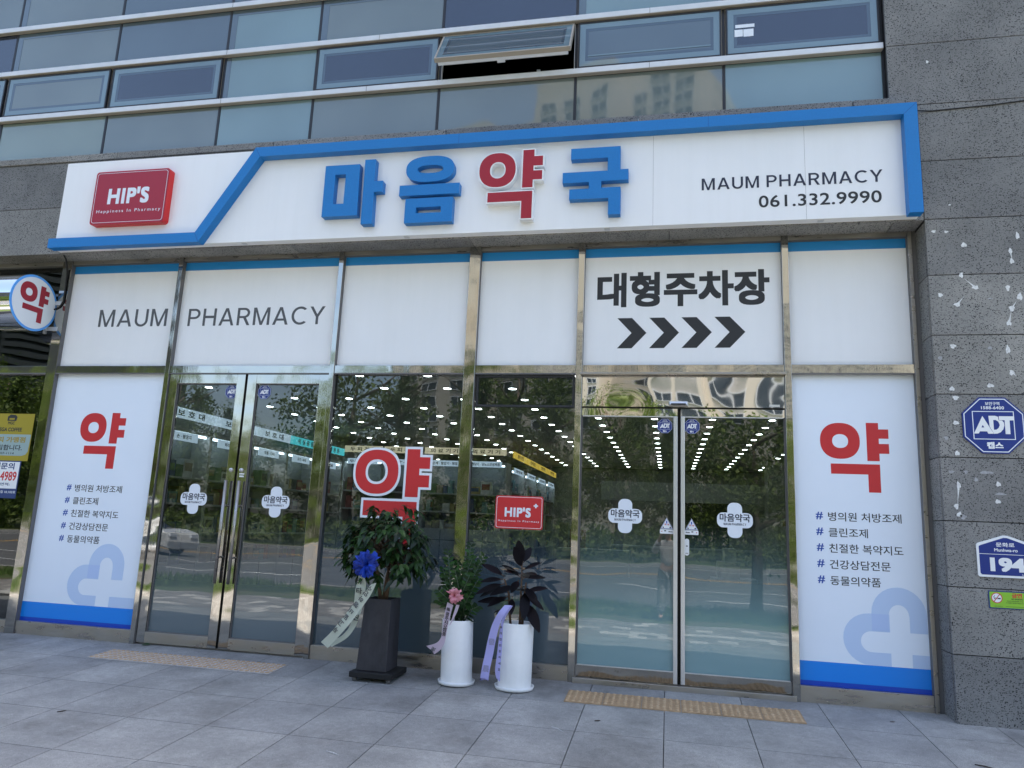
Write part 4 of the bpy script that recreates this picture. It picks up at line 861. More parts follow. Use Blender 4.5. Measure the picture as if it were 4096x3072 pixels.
mb = MB(); mb.add(frust(ZB, ZT, .139, .122, -2.520, -2.508, -.462), [(0, 3, 2, 1), (0, 1, 5, 4), (1, 2, 6, 5), (2, 3, 7, 6), (3, 0, 4, 7)])
o8 = frust(ZT - .06, ZT, .108, .108, -2.508, -2.508, -.462); q8 = frust(ZB, ZT, .139, .122, -2.520, -2.508, -.462)[4:]
mb.add(q8 + o8[4:], [(k, (k + 1) % 4, 4 + (k + 1) % 4, 4 + k) for k in range(4)]); mb.add(o8, [(4, 5, 1, 0), (5, 6, 2, 1), (6, 7, 3, 2), (7, 4, 0, 3)])
part('planter', mb, M['slate'], pl, 0.003)
part('soil', MB().box(-2.614, -2.402, -.568, -.356, ZT - .055, ZT - .035), M['dirt'], pl)
random.seed(21)
tr = MB(); br = []
tops = [(-2.60, -.50, .98), (-2.46, -.44, 1.02), (-2.40, -.52, .92)]
for k, tp in enumerate(tops): 
    p0 = Vector((-2.525 + .022 * k, -.465, ZT - .04)); p3 = Vector(tp); mid = p0.lerp(p3, .5) + Vector((-.006 * k, 0, .03)); tr.tube([p0, mid, p3], [.019, .015, .010], 8)
lf = MB(); CX, CY, CZ = -2.50, -.50, 1.07
def crown_dirs(n):
    for k in range(n):
        z = 1 - 1.62 * (k + .5) / n; a = k * 2.39996 + random.uniform(-.3, .3); r = math.sqrt(max(0, 1 - z * z)); yield Vector((r * math.cos(a), r * math.sin(a), z))
for dv in crown_dirs(150):
    q_ = noise.noise(dv * 2.1 + Vector((5, 1, 2))); rad = (.45 + .55 * random.random() ** .5) * (1.0 + .30 * q_)
    if q_ < -.40: continue
    sx = .37 if dv.x > 0 else .36
    e = Vector((CX + dv.x * sx * rad, CY + dv.y * .33 * rad, CZ + dv.z * (.37 if dv.z > 0 else .38) * rad))
    src = Vector(random.choice(tops)); 
    tw = (e - src)
    tr.tube([src, src.lerp(e, .55) + Vector((0, 0, .03)), e], [.005, .0035, .002], 5)
    out = Vector((dv.x, dv.y, .05)).normalized()
    for q in range(random.randint(5, 7)):      # drooping compound leaf
        a = (q - 3.5) * .55 + random.uniform(-.2, .2); d = (Matrix.Rotation(a, 3, 'Z') @ out) * .8 + Vector((0, 0, random.uniform(-.75, .05))) + rnd(.15)
        b = e + out * random.uniform(-.06, .05) + rnd(.025)
        leaf(lf, b, d, Vector((0, 0, 1)) + out * .5 + rnd(.25), random.uniform(.066, .104), random.uniform(.040, .058), random.uniform(.25, .7), .24)
part('branches', tr, M['bark'], pl); part('foliage', lf, M['leaf1'], pl)

def white_pot(parent, cx, cy, r, h, z0, soilm, lean):
    part('saucer', MB().lathe([(.001, .004), (r * .92, .0), (r * 1.12, .006), (r * 1.18, .036), (r * 1.15, .036), (r * 1.08, .012), (.001, .012)], cx, cy, z0, 48), M['potwhite'], parent)
    n = 48; prof = [(.001, .014), (r * .985, .014), (r, .022), (r, h - .006), (r * .993, h), (r * .955, h), (r * .945, h - .006), (r * .94, h - .07)]
    mb = MB().lathe(prof, cx, cy, z0, n); mb.v = [(x + lean * (z - z0), y_, z) for x, y_, z in mb.v]; part('pot', mb, M['potwhite'], parent)
    o = MB().lathe([(.001, h - .035), (r * .945, h - .037)], cx + lean * h, cy, z0, n); part('soil', o, soilm, parent)
# feathery plant, first white pot
P1 = (-1.797, -.425); z1_ = gz(-.42) - .004
t1 = thing('zz_plant', 'white pot plant with many feathery upright stems and a pink bow', 'potted plant', (P1[0], P1[1], z1_))
white_pot(t1, P1[0], P1[1], .137, .538, z1_, M['dirt'], -.028)
random.seed(4); st = MB(); lf = MB()
ends = [(-1.93, -.45, 1.09), (-1.975, -.42, .93), (-1.735, -.40, 1.155), (-1.60, -.44, 1.06), (-1.66, -.36, .99), (-1.84, -.50, .93), (-1.70, -.52, .90), (-1.62, -.50, .87), (-1.98, -.50, .75), (-1.75, -.36, 1.03), (-1.86, -.36, 1.0), (-1.99, -.46, .66), (-1.60, -.56, .645), (-1.78, -.50, .99), (-1.70, -.46, 1.04), (-1.90, -.55, .80), (-1.66, -.58, .76)]
for k, e in enumerate(ends):
    b = Vector((P1[0] - .015 + random.uniform(-.06, .06), P1[1] + random.uniform(-.06, .06), z1_ + .50)); e = Vector(e); mid = b.lerp(e, .5) + Vector((0, 0, .05)) + rnd(.012)
    st.tube([b, mid, e], [.008, .006, .003], 6); ax = (e - b).normalized(); sdv = ax.cross(Vector((0, 1, 0)) + rnd(.5)).normalized()
    nl = int(10 + (e - b).length * 30)
    for q in range(nl):
        t = .18 + .82 * (q + 1) / nl; c = (b.lerp(mid, t * 2) if t < .5 else mid.lerp(e, t * 2 - 1))
        d = sdv * (1 if q % 2 else -1) + ax * .65 + rnd(.25); leaf(lf, c, d, ax.cross(sdv) + rnd(.3), random.uniform(.058, .082) * (1.1 - .35 * t), random.uniform(.025, .034), .12, .15, 3)
for k in range(26):
    a = random.uniform(0, 2 * PI); rr_ = random.uniform(.02, .115); leaf(lf, Vector((P1[0] - .015 + rr_ * math.cos(a), P1[1] + rr_ * math.sin(a), z1_ + .51 + random.uniform(0, .08))), Vector((math.cos(a), math.sin(a), .5)) + rnd(.3), Vector((0, 0, 1)), .07, .034, .2)
part('stems', st, M['stem'], t1); part('foliage', lf, M['leaf2'], t1)
# rubber plant, second white pot
P2 = (-1.283, -.425); z2_ = gz(-.43) - .004
t2 = thing('rubber_plant', 'white pot plant with large dark burgundy leaves and a lavender ribbon', 'potted plant', (P2[0], P2[1], z2_))
white_pot(t2, P2[0], P2[1], .144, .548, z2_, M['pebble'], .012)
random.seed(12); st = MB(); lf = MB()
trunks = [((-1.255, -.43), (-1.25, -.45, 1.02)), ((-1.335, -.43), (-1.40, -.46, .88)), ((-1.235, -.42), (-1.21, -.44, .86))]
for (bx, by), e in trunks: st.tube([(bx, by, z2_ + .51), (bx * .6 + e[0] * .4, by, .75), e], [.012, .009, .006], 8)
LV = [(-1.25, -.45, 1.0, -.16, 0, .9, .20), (-1.25, -.45, .97, -.22, -.25, .75, .19), (-1.25, -.45, .96, .8, -.1, .42, .16), (-1.25, -.45, .93, .75, -.5, .1, .15), (-1.40, -.46, .90, -1, .0, .55, .20), (-1.25, -.47, .90, -.75, -.3, .55, .17), (-1.25, -.45, .90, .9, .2, .1, .17), (-1.40, -.48, .88, -.8, -.4, -.05, .17), (-1.40, -.46, .84, -.95, -.3, -.3, .21), (-1.38, -.48, .82, -1, .0, -.35, .20), (-1.28, -.47, .83, -.85, -.45, -.25, .21), (-1.22, -.46, .83, .6, -.6, -.5, .19), (-1.21, -.47, .80, .1, -.55, -.85, .21), (-1.22, -.45, .78, .85, .1, .25, .17), (-1.22, -.44, .76, .8, -.2, -.45, .17), (-1.35, -.46, .74, -.8, -.5, -.35, .17), (-1.36, -.46, .70, -1, -.2, .0, .22), (-1.32, -.48, .74, .1, -.6, -.6, .14), (-1.20, -.46, .70, .55, -.3, -.85, .22), (-1.34, -.42, .64, -.7, .1, -.3, .12), (-1.25, -.40, .88, .2, .9, .3, .18), (-1.25, -.40, .80, -.3, .9, .1, .18), (-1.22, -.40, .72, .5, .9, -.2, .17), (-1.25, -.46, 1.01, .25, .4, .7, .16), (-1.30, -.46, .95, -.3, -.8, .2, .15), (-1.23, -.47, .93, .35, -.85, .0, .15), (-1.27, -.47, .88, -.1, -.9, -.35, .17), (-1.36, -.42, .62, -.9, .1, -.15, .10), (-1.25, -.44, .92, -.9, .3, .2, .15), (-1.33, -.44, .79, .6, -.5, .1, .14)]
for x, y_, z, dx, dy, dz, L in LV:
    d = Vector((dx, dy, dz)); b = Vector((x, y_, z)); st.tube([b, b + d.normalized() * .035], [.004, .003], 5)
    leaf(lf, b + d.normalized() * .03, d, Vector((.15, -.55, 1)) if abs(dz) < .7 else Vector((.2, -1, .15)), L * 1.06, L * .49, .10, .14, 6)
part('stems', st, M['bark'], t2); part('foliage', lf, M['leaf3'], t2)

# ribbons and bows
M['organza'] = leafmat('blue_organza', (0.002, 0.014, 0.18), (0.008, 0.055, 0.46), 0.55, 0.2); M['pink'] = noisy(mat('pink_ribbon', (0.58, 0.22, 0.26), 0.5), 14, 0.18)
def ribmat(name, c, c2=None):
    m = mat(name, c, 0.45); n, l = nodes_of(m); tl = n.new('ShaderNodeBsdfTranslucent'); tl.inputs[0].default_value = (*c, 1); mx = n.new('ShaderNodeMixShader'); mx.inputs[0].default_value = .3
    out = [q for q in n if q.type == 'OUTPUT_MATERIAL'][0]; l.new(pb(m).outputs[0], mx.inputs[1]); l.new(tl.outputs[0], mx.inputs[2]); l.new(mx.outputs[0], out.inputs[0]); return m
M['cream'] = ribmat('cream_ribbon', (0.62, 0.66, 0.55)); M['ribpink'] = ribmat('pale_pink_ribbon', (0.62, 0.50, 0.60)); M['lavender'] = ribmat('lavender_ribbon', (0.46, 0.44, 0.80))
def ribbon(mb, L, Rr, sub=6, notch=0.0):
    """strip between two edge polylines (smoothed)"""
    def sm(P):
        P = [Vector(p) for p in P]; out = []
        for i in range(len(P) - 1):
            p0, p1, p2, p3 = P[max(i - 1, 0)], P[i], P[i + 1], P[min(i + 2, len(P) - 1)]
            for k in range(sub):
                t = k / sub; out.append(0.5 * ((2 * p1) + (-p0 + p2) * t + (2 * p0 - 5 * p1 + 4 * p2 - p3) * t * t + (-p0 + 3 * p1 - 3 * p2 + p3) * t ** 3))
        return out + [P[-1]]
    a, b = sm(L), sm(Rr); vs = []; fs = []; n = len(a)
    for k in range(n):
        m_ = (a[k] + b[k]) / 2
        if k == n - 1 and notch: m_ += (a[k - 1] - a[k]).normalized() * notch
        vs += [a[k], m_, b[k]]
    for k in range(n - 1): q = 3 * k; fs += [(q, q + 1, q + 4, q + 3), (q + 1, q + 2, q + 5, q + 4)]
    s0 = mb.smooth; mb.smooth = True; mb.add(vs, fs); mb.smooth = s0
    return a, b
def chars(parent, s, centers, size, m, weight=.02):
    """single characters laid along a ribbon; centers: (x, y, z, angle)"""
    mb = MB()
    for ch, (x, y_, z, ang) in zip(s, centers):
        vs, fs = fit(text_vf(ch, .0006, weight), -.5, .5, -.5, .5); c, s_ = math.cos(ang), math.sin(ang)
        mb.add([(x + size * (u * c - v * s_), y_ - .003 - w, z + size * (u * s_ + v * c)) for u, v, w in vs], fs)
    mb.build('lettering', m, parent)
def bow(parent, name, c, rad, m, n, seed, wr_):
    random.seed(seed); mb = MB(); mb.smooth = True; c = Vector(c)
    for k in range(n):
        a = 2.39996 * k; tilt = random.uniform(-.5, .5); d = Vector((math.cos(a), -.45 + tilt * .6, math.sin(a))).normalized(); sd_ = d.cross(Vector((0, 1, 0)) + rnd(.5)).normalized(); r = rad * (random.uniform(.35, 1.0) if n > 20 else random.uniform(.55, 1.0))
        vs = []; S = 6
        for i in range(S + 1):
            t = i / S; p = c + d * (r * t) + Vector((0, -.03 * math.sin(PI * t), 0)) ; w = wr_ * (.18 + .82 * t ** .7)
            for j in range(5):
                u = (j - 2) / 2; vs.append(p + sd_ * (w * u) + Vector((0, -1, 0)) * (.012 * math.sin(u * 4 + k + t * 3)) * t + d * (.012 * math.cos(u * 5 + k)) * t)
        fs = [(i * 5 + j, i * 5 + j + 1, i * 5 + j + 6, i * 5 + j + 5) for i in range(S) for j in range(4)]
        mb.add(vs, fs)
    part(name, mb, m, parent)
rb = thing('gift_ribbon', 'royal blue ruffled bow with two cream ribbon tails on the planter tree', 'ribbon', (-2.52, -.85, .97))
bow(rb, 'bow', (-2.518, -.845, .962), .130, M['organza'], 56, 3, .042)
mb = MB()
Y1 = -.80
ribbon(mb, [(-2.590, -.86, .91), (-2.620, Y1, .83), (-2.636, Y1, .756), (-2.644, Y1 + .01, .643), (-2.648, Y1, .53), (-2.668, Y1 + .02, .44), (-2.735, Y1 + .01, .352), (-2.855, Y1, .292)],
       [(-2.548, -.86, .88), (-2.545, Y1, .80), (-2.545, Y1, .735), (-2.560, Y1 + .02, .64), (-2.585, Y1 + .01, .52), (-2.625, Y1 + .035, .43), (-2.690, Y1 + .02, .335), (-2.812, Y1, .258)])
part('tail', mb, M['cream'], rb); mb = MB(); Y2 = -.86
ribbon(mb, [(-2.472, Y2, .80), (-2.530, Y2, .725), (-2.605, Y2, .642), (-2.672, Y2 - .01, .555), (-2.735, Y2 - .015, .465), (-2.800, Y2 - .01, .385), (-2.886, Y2, .300)],
       [(-2.425, Y2, .815), (-2.468, Y2, .715), (-2.535, Y2, .612), (-2.598, Y2 - .01, .515), (-2.665, Y2 - .02, .425), (-2.735, Y2 - .01, .345), (-2.818, Y2, .255)])
part('tail', mb, M['cream'], rb)
chars(rb, '타타친', [(-2.603, Y1 - .004, .815, .05), (-2.600, Y1 - .004, .735, .03), (-2.612, Y1 - .0, .515, -.1)], .052, M['ink'])
chars(rb, '수안하행비맡고무', [(-2.485, Y2, .765, 2.45), (-2.516, Y2, .722, 2.45), (-2.552, Y2, .673, 2.45), (-2.590, Y2 - .008, .624, 2.45), (-2.630, Y2 - .012, .575, 2.45), (-2.672, Y2 - .016, .522, 2.45), (-2.712, Y2 - .016, .468, 2.45), (-2.755, Y2 - .016, .415, 2.45)], .046, M['inkgrey'])
rb2 = thing('gift_ribbon', 'pink satin bow with a pale pink lettered ribbon on the first white pot', 'ribbon', (-1.79, -.66, .73))
bow(rb2, 'bow', (-1.782, -.66, .735), .082, M['pink'], 16, 9, .032)
mb = MB(); y3 = -.675
ribbon(mb, [(-1.843, y3, .675), (-1.858, y3 - .01, .59), (-1.866, y3 - .015, .50), (-1.872, y3 - .015, .42), (-1.885, y3 - .01, .375), (-1.925, y3, .335), (-2.012, y3 + .01, .305)],
       [(-1.790, y3, .655), (-1.806, y3 - .01, .578), (-1.822, y3 - .015, .49), (-1.833, y3 - .018, .415), (-1.845, y3 - .015, .345), (-1.880, y3, .285), (-1.944, y3 + .01, .238)], 6, .02)
ribbon(mb, [(-1.765, y3, .66), (-1.778, y3 - .01, .60), (-1.797, y3 - .012, .53), (-1.812, y3 - .012, .49)], [(-1.735, y3, .66), (-1.752, y3 - .006, .60), (-1.785, y3 - .008, .53), (-1.806, y3 - .01, .488)])
part('tail', mb, M['ribpink'], rb2)
chars(rb2, '株광주지오약품', [(-1.829, y3 - .008, .618, -.05), (-1.834, y3 - .012, .580, -.05), (-1.838, y3 - .016, .545, -.05), (-1.842, y3 - .016, .512, -.05), (-1.845, y3 - .017, .478, -.05), (-1.849, y3 - .017, .447, -.05), (-1.852, y3 - .017, .418, -.05)], .033, M['ink'])
chars(rb2, '祝', [(-1.945, y3 + .002, .285, 1.1)], .036, M['inkgrey'])
rb3 = thing('gift_ribbon', 'pale lavender ribbon with swallowtail end hanging from the rubber plant', 'ribbon', (-1.34, -.66, .68))
mb = MB(); y4 = -.69
ribbon(mb, [(-1.345, y4 + .03, .682), (-1.395, y4, .615), (-1.442, y4, .515), (-1.470, y4, .40), (-1.490, y4, .28), (-1.508, y4 - .01, .17), (-1.521, y4 - .01, .073)],
       [(-1.288, y4 + .03, .683), (-1.330, y4, .620), (-1.372, y4, .530), (-1.400, y4, .41), (-1.420, y4, .28), (-1.438, y4 - .01, .17), (-1.448, y4 - .01, .070)], 6, .03)
part('tail', mb, M['lavender'], rb3); mb = MB()
ribbon(mb, [(-1.300, y4 + .03, .68), (-1.345, y4 + .02, .60), (-1.372, y4 + .03, .52), (-1.388, y4 + .05, .40), (-1.398, y4 + .05, .28), (-1.408, y4 + .05, .16), (-1.398, y4 + .06, .09)],
       [(-1.275, y4 + .03, .68), (-1.325, y4 + .03, .60), (-1.352, y4 + .04, .52), (-1.358, y4 + .06, .40), (-1.362, y4 + .065, .28), (-1.368, y4 + .065, .16), (-1.366, y4 + .07, .06)])
part('tail', mb, M['lavender'], rb3)
M['fadeink'] = mat('faded_grey_ink', (0.27, 0.26, 0.42), 0.5)
chars(rb3, '發展', [(-1.437, y4 - .002, .385, -.05), (-1.474, y4 - .010, .170, -.05)], .052, M['fadeink'], .05)
chars(rb3, '축개업번창하세요', [(-1.370, y4 + .034, .50 - .048 * k, 0) for k in range(8)], .02, M['ink'])

# ------------------------------------------------------------------ interior of the pharmacy
M['ifloor'] = noisy(mat('interior_floor_tile', (0.34, 0.34, 0.33), 0.25), 2, 0.06); M['iwall'] = mat('interior_wall', (0.26, 0.27, 0.265), 0.7); M['iceil'] = mat('interior_ceiling', (0.34, 0.35, 0.345), 0.8)
struct('interior_floor', MB().quad((-6.78, 0.06, 0.001), (3.2, 0.06, 0.001), (3.2, 14, 0.001), (-6.78, 14, 0.001)), M['ifloor'])
struct('interior_ceiling', MB().box(-6.78, 3.2, 0.10, 14, 3.012, 3.06), M['iceil'])
struct('interior_wall', MB().box(-6.86, -6.78, 0.06, 14, 0.0, 4.10).box(3.2, 3.28, 0.26, 14, 0.0, 4.10).box(-6.78, 3.2, 14, 14.1, 0, 3.0).box(-6.78, 2.19, 0.06, 0.10, 3.012, 4.12), M['iwall'])
struct('left_shop_interior', MB().box(-11.8, -6.87, 3.2, 3.3, 0, 4.1).quad((-11.8, .06, .002), (-6.87, .06, .002), (-6.87, 3.2, .002), (-11.8, 3.2, .002)), M['dark'])
# round ceiling lights on their 0.84 m grid
n = 14; rl = .048
dm = MB(); dm.add([(rl * 1.12 * math.cos(2 * PI * k / n), rl * 1.12 * math.sin(2 * PI * k / n), 0) for k in range(n)] + [(rl * 1.12 * math.cos(2 * PI * k / n), rl * 1.12 * math.sin(2 * PI * k / n), -.012) for k in range(n)], [(k, (k + 1) % n, n + (k + 1) % n, n + k) for k in range(n)] + [tuple(range(n, 2 * n))])
trim_me = dm.mesh('downlight', M['white']); lm_ = MB(); lm_.add([(rl * math.cos(2 * PI * k / n), rl * math.sin(2 * PI * k / n), -.014) for k in range(n)], [tuple(range(n))[::-1]]); lens_me = lm_.mesh('lens', M['lampw'])
dl0 = bpy.data.objects.new('downlight', trim_me); ln0 = bpy.data.objects.new('lens', lens_me)
first = True
for i in range(11):
    for j in range(16):
        x, y_ = -6.10 + .842 * i, 1.02 + .802 * j
        if x > 2.6 or (x > 1.9 and 4 < y_ < 9): continue
        a = dl0 if first else dl0.copy(); b = ln0 if first else ln0.copy(); first = False
        COL.objects.link(a); COL.objects.link(b); a.location = (x, y_, 3.012); b.parent = a
        tag(a, 'round white recessed light in the pharmacy ceiling grid', 'ceiling light', 'recessed lights of the pharmacy ceiling')
# shelving with lit header signs
M['shelf'] = mat('grey_shelf', (0.36, 0.38, 0.385), 0.5); M['shelfback'] = mat('shelf_back', (0.22, 0.24, 0.25), 0.6)
M['header'] = mat('header_sign_white', (0.40, 0.45, 0.52), 0.4); pb(M['header']).inputs['Emission Color'].default_value = (.62, .75, 1, 1); pb(M['header']).inputs['Emission Strength'].default_value = 0.28
M['headtan'] = mat('header_sign_tan', (0.48, 0.42, 0.34), 0.5); pb(M['headtan']).inputs['Emission Color'].default_value = (.9, .75, .55, 1); pb(M['headtan']).inputs['Emission Strength'].default_value = 0.22
M['headteal'] = mat('header_sign_teal', (0.05, 0.42, 0.50), 0.5); pb(M['headteal']).inputs['Emission Color'].default_value = (.1, .7, .85, 1); pb(M['headteal']).inputs['Emission Strength'].default_value = 0.3
M['headyel'] = mat('header_sign_yellow', (0.60, 0.38, 0.05), 0.5); pb(M['headyel']).inputs['Emission Color'].default_value = (1, .65, .1, 1); pb(M['headyel']).inputs['Emission Strength'].default_value = 0.25
PAL = [((.50, .51, .51), 'white'), ((.06, .09, .20), 'blue'), ((.22, .06, .06), 'red'), ((.32, .26, .12), 'yellow'), ((.10, .18, .10), 'green'), ((.05, .05, .06), 'black'), ((.30, .25, .20), 'tan'), ((.14, .26, .28), 'teal'), ((.40, .41, .41), 'pale grey')]
BM = [(noisy(mat('carton_' + nm, c, .5), 9, .25), nm) for c, nm in PAL]
boxes = 0
def product(cx, cy, z, w, d, h, where):
    global boxes; boxes += 1; m, nm = random.choice(BM)
    o = MB().box(cx - w / 2, cx + w / 2, cy - d / 2, cy + d / 2, z, z + h)
    o.cur = 1; lab = random.choice(BM)[0]
    o.box(cx - w / 2 - .0015 if d > w else cx - w * .38, cx + w / 2 + .0015 if d > w else cx + w * .38, cy - d / 2 - .0015 if d <= w else cy - d * .38, cy + d / 2 + .0015 if d <= w else cy + d * .38, z + h * .35, z + h * .8)
    ob = o.build('product_box', [m, lab]); tag(ob, '%s medicine carton on the %s' % (nm, where), 'carton', 'cartons on the pharmacy shelves')
def unit(label, x0, x1, y0, y1, face, ztop, shelves, header, hm, sub, zsign, where, fill=.75):
    """shelving unit; face '+x' or '-y' tells which way the shelves open"""
    t = thing('shelf_unit', label, 'shelving', ((x0 + x1) / 2, (y0 + y1) / 2, 0))
    fr = MB().box(x0, x1, y0, y1, 0.002, .10)
    if face == '+x':
        fr.box(x0, x1 - .02, y0, y0 + .03, .10, ztop).box(x0, x1 - .02, y1 - .03, y1, .10, ztop).box(x0, x1, y0, y1, ztop, ztop + .05); part('shelf_back', MB().box(x0, x0 + .02, y0 + .03, y1 - .03, .10, ztop), M['shelfback'], t)
    else:
        fr.box(x0, x0 + .03, y0 + .02, y1, .10, ztop).box(x1 - .03, x1, y0 + .02, y1, .10, ztop).box(x0, x1, y0, y1, ztop, ztop + .05); part('shelf_back', MB().box(x0 + .03, x1 - .03, y1 - .02, y1, .10, ztop), M['shelfback'], t)
    part('shelf_frame', fr, M['shelf'], t)
    for z in shelves:
        part('shelf_board', MB().box(x0 + .021, x1 - .03, y0 + .031, y1 - .031, z - .025, z) if face == '+x' else MB().box(x0 + .031, x1 - .031, y0 + .03, y1 - .021, z - .025, z), M['shelf'], t)
        L0, L1 = (y0 + .08, y1 - .08) if face == '+x' else (x0 + .08, x1 - .08); p = L0
        while p < L1 - .10:
            w = random.uniform(.09, .24); h = random.uniform(.10, .26)
            if p + w > L1: break
            if random.random() < fill:
                if face == '+x': product(x1 - .19, p + w / 2, z + .001, .16, w - .012, h, where)
                else: product(p + w / 2, y0 + .17, z + .001, w - .012, .16, h, where)
            p += w
    if shelves[0] > .5:      # closed cupboard below
        part('cupboard', MB().box(x0 + .021, x1 - .035, y0 + .031, y1 - .031, .10, shelves[0] - .026) if face == '+x' else MB().box(x0 + .031, x1 - .031, y0 + .03, y1 - .021, .10, shelves[0] - .026), M['shelf'], t)
        part('cupboard_seam', MB().box(x1 - .0345, x1 - .033, (y0 + y1) / 2 - .006, (y0 + y1) / 2 + .006, .10, shelves[0] - .03) if face == '+x' else MB().box((x0 + x1) / 2 - .006, (x0 + x1) / 2 + .006, y0 + .028, y0 + .0295, .10, shelves[0] - .03).box(x0 + .04, x1 - .04, y0 + .028, y0 + .0295, shelves[0] - .22, shelves[0] - .21), M['dark'], t)
    hz0, hz1 = zsign
    if face == '+x':
        h = part('header_sign', MB().box(x1 - .012, x1 + .01, y0 + .01, y1 - .01, hz0, hz1), hm, t); deco(h, 'lettering', M['ink'], textside(header, (y0 + y1) / 2 - .30, (y0 + y1) / 2 + .30, hz0 + .022, hz1 - .022, x1 + .01, .002, .02, 1.7))
        part('shelf_light', MB().box(x1 - .09, x1 - .06, y0 + .06, y1 - .06, ztop - .03, ztop - .002), M['strip'], t)
        if sub: s = part('category_sign', MB().box(x1 - .012, x1 + .008, y0 + .14, y1 - .35, hz0 - .30, hz0 - .185), M['header'], t); deco(s, 'lettering', M['ink'], textside(sub, y0 + .30, y1 - .50, hz0 - .27, hz0 - .215, x1 + .008, .002, .02))
    else:
        h = part('header_sign', MB().box(x0 + .02, x1 - .02, y0 - .01, y0 + .012, hz0, hz1), hm, t); deco(h, 'lettering', M['ink'], text(header, (x0 + x1) / 2 - .28, (x0 + x1) / 2 + .28, hz0 + .022, hz1 - .022, y0 - .01, .002, .02, 1.5))
        part('shelf_light', MB().box(x0 + .06, x1 - .06, y0 + .06, y0 + .09, ztop - .03, ztop - .002), M['strip'], t)
        if sub: s = part('category_sign', MB().box(x0 + .10, x1 - .10, y0 - .008, y0 + .012, hz0 - .235, hz0 - .125), M['header'], t); deco(s, 'lettering', M['ink'], text(sub, x0 + .14, x1 - .14, hz0 - .21, hz0 - .15, y0 - .008, .002, .02))
random.seed(33)
for k, (hd, hm_, sb) in enumerate((('보호대', 'header', '손 · 팔꿈치'), ('보호대', 'header', '허리 · 복대'), ('보호대', 'header', '무릎 · 다리'), ('위생용품', 'headteal', '모기 · 파리'), ('위생용품', 'headteal', '위생'))):
    y0 = 1.45 + 1.12 * k
    unit(['supports shelf nearest the window on the left wall', 'second supports shelf along the left wall, elbow and waist goods', 'third supports shelf along the left wall, under the last white header', 'teal headed hygiene shelf on the left wall beside the white headers', 'far hygiene shelf at the end of the left wall'][k], -6.77, -6.45, y0, y0 + 1.115, '+x', 2.40, [.62, 1.05, 1.45, 1.80], hd, M[hm_], sb, (2.575, 2.715), 'left wall shelves', .7)
for k, (hd, sb) in enumerate((('두피건강', '두피 · 샴푸'), ('두피건강', '샴푸'), ('의료기기', '체온계 · 혈압기 · 찜질'), ('의료기기', '혈당기 · 당뇨소모성제품'))):
    x0 = -6.44 + .85 * k
    unit(['scalp care shelf at the left of the back row', 'scalp care shelf second in the back row', 'medical device shelf with thermometers, third in the back row', 'medical device shelf at the right end of the back row'][k], x0, x0 + .845, 7.0, 7.4, '-y', 2.47, [1.22, 1.55, 1.90], hd, M['headtan'], sb, (2.657, 2.785), 'back row shelves', .85)
for k in range(4):
    y0 = 7.45 + 1.45 * k
    unit(['yellow headed aisle shelf nearest the window', 'second yellow headed aisle shelf', 'third yellow headed aisle shelf', 'last yellow headed aisle shelf by the rear wall'][k], -3.42, -3.02, y0, y0 + 1.445, '+x', 2.42, [.45, .85, 1.25, 1.65, 2.0], '일반의약품', M['headyel'], '영양제', (2.66, 2.79), 'aisle shelves', .8)
# counter, column and the dim back office
ct = thing('service_counter', 'low service counter at the back of the pharmacy', 'counter', (.2, 11.5, 0))
part('counter_body', MB().box(-1.8, 2.0, 11.2, 11.7, .002, .95), M['shelfback'], ct); part('counter_top', MB().box(-1.85, 2.05, 11.15, 11.75, .952, .99), M['shelf'], ct)
part('canopy', MB().box(-1.6, 3.1, 11.3, 11.5, 2.05, 2.50), M['shelf'], ct)
struct('interior_column', MB().box(2.17, 3.19, 10.4, 11.0, 0.002, 3.01), M['iwall'])
part('doorway', MB().box(.2, 1.6, 13.96, 13.99, .01, 2.2), M['dark'], ct)
random.seed(2); 
for k, (x, y_, z, w, h) in enumerate(((.75, 3.0, .002, .62, .30), (.75, 3.0, .304, .55, .26), (.70, 3.0, .566, .34, .24), (.98, 3.0, .566, .2, .24), (.74, 3.0, .808, .26, .20), (.76, 3.0, 1.01, .14, .16))):
    ob = MB().box(x - w / 2, x + w / 2, y_ - .2, y_ + .2, z, z + h).build('stacked_carton', BM[0][0]); tag(ob, 'pale carton in the stack behind the right sliding door, layer %s' % ('bottom', 'second', 'third left', 'third right', 'fourth', 'top')[k], 'carton', 'cartons stacked behind the sliding door')
dk = thing('display_stand', 'pale display stand of leaflets behind the left sliding door', 'display stand', (-.95, 1.5, 0))
part('stand_body', MB().box(-1.22, -.42, 1.4, 1.75, .002, 1.12), M['shelf'], dk); deco(dk, 'leaflet', BM[8][0], shape([rect(-.86, -.62, 1.15, 1.42)], 1.45, .01)); deco(dk, 'leaflet', BM[2][0], shape([rect(-1.08, -.90, 1.13, 1.33)], 1.45, .01)); deco(dk, 'leaflet', BM[6][0], shape([rect(-1.20, -1.10, 1.13, 1.40)], 1.45, .01))
nb = thing('notice_board', 'two framed notices on the wall behind the right sliding door', 'notice', (1.6, 4.6, 1.2)); 
deco(nb, 'notice_sheet', M['shelf'], shape([rect(1.30, 1.62, 1.10, 1.62)], 4.98, .01)); deco(nb, 'notice_sheet', M['shelf'], shape([rect(1.66, 1.98, 1.10, 1.62)], 4.98, .01)); deco(nb, 'highlight', BM[3][0], shape([rect(1.69, 1.94, 1.50, 1.58)], 4.969, .002))

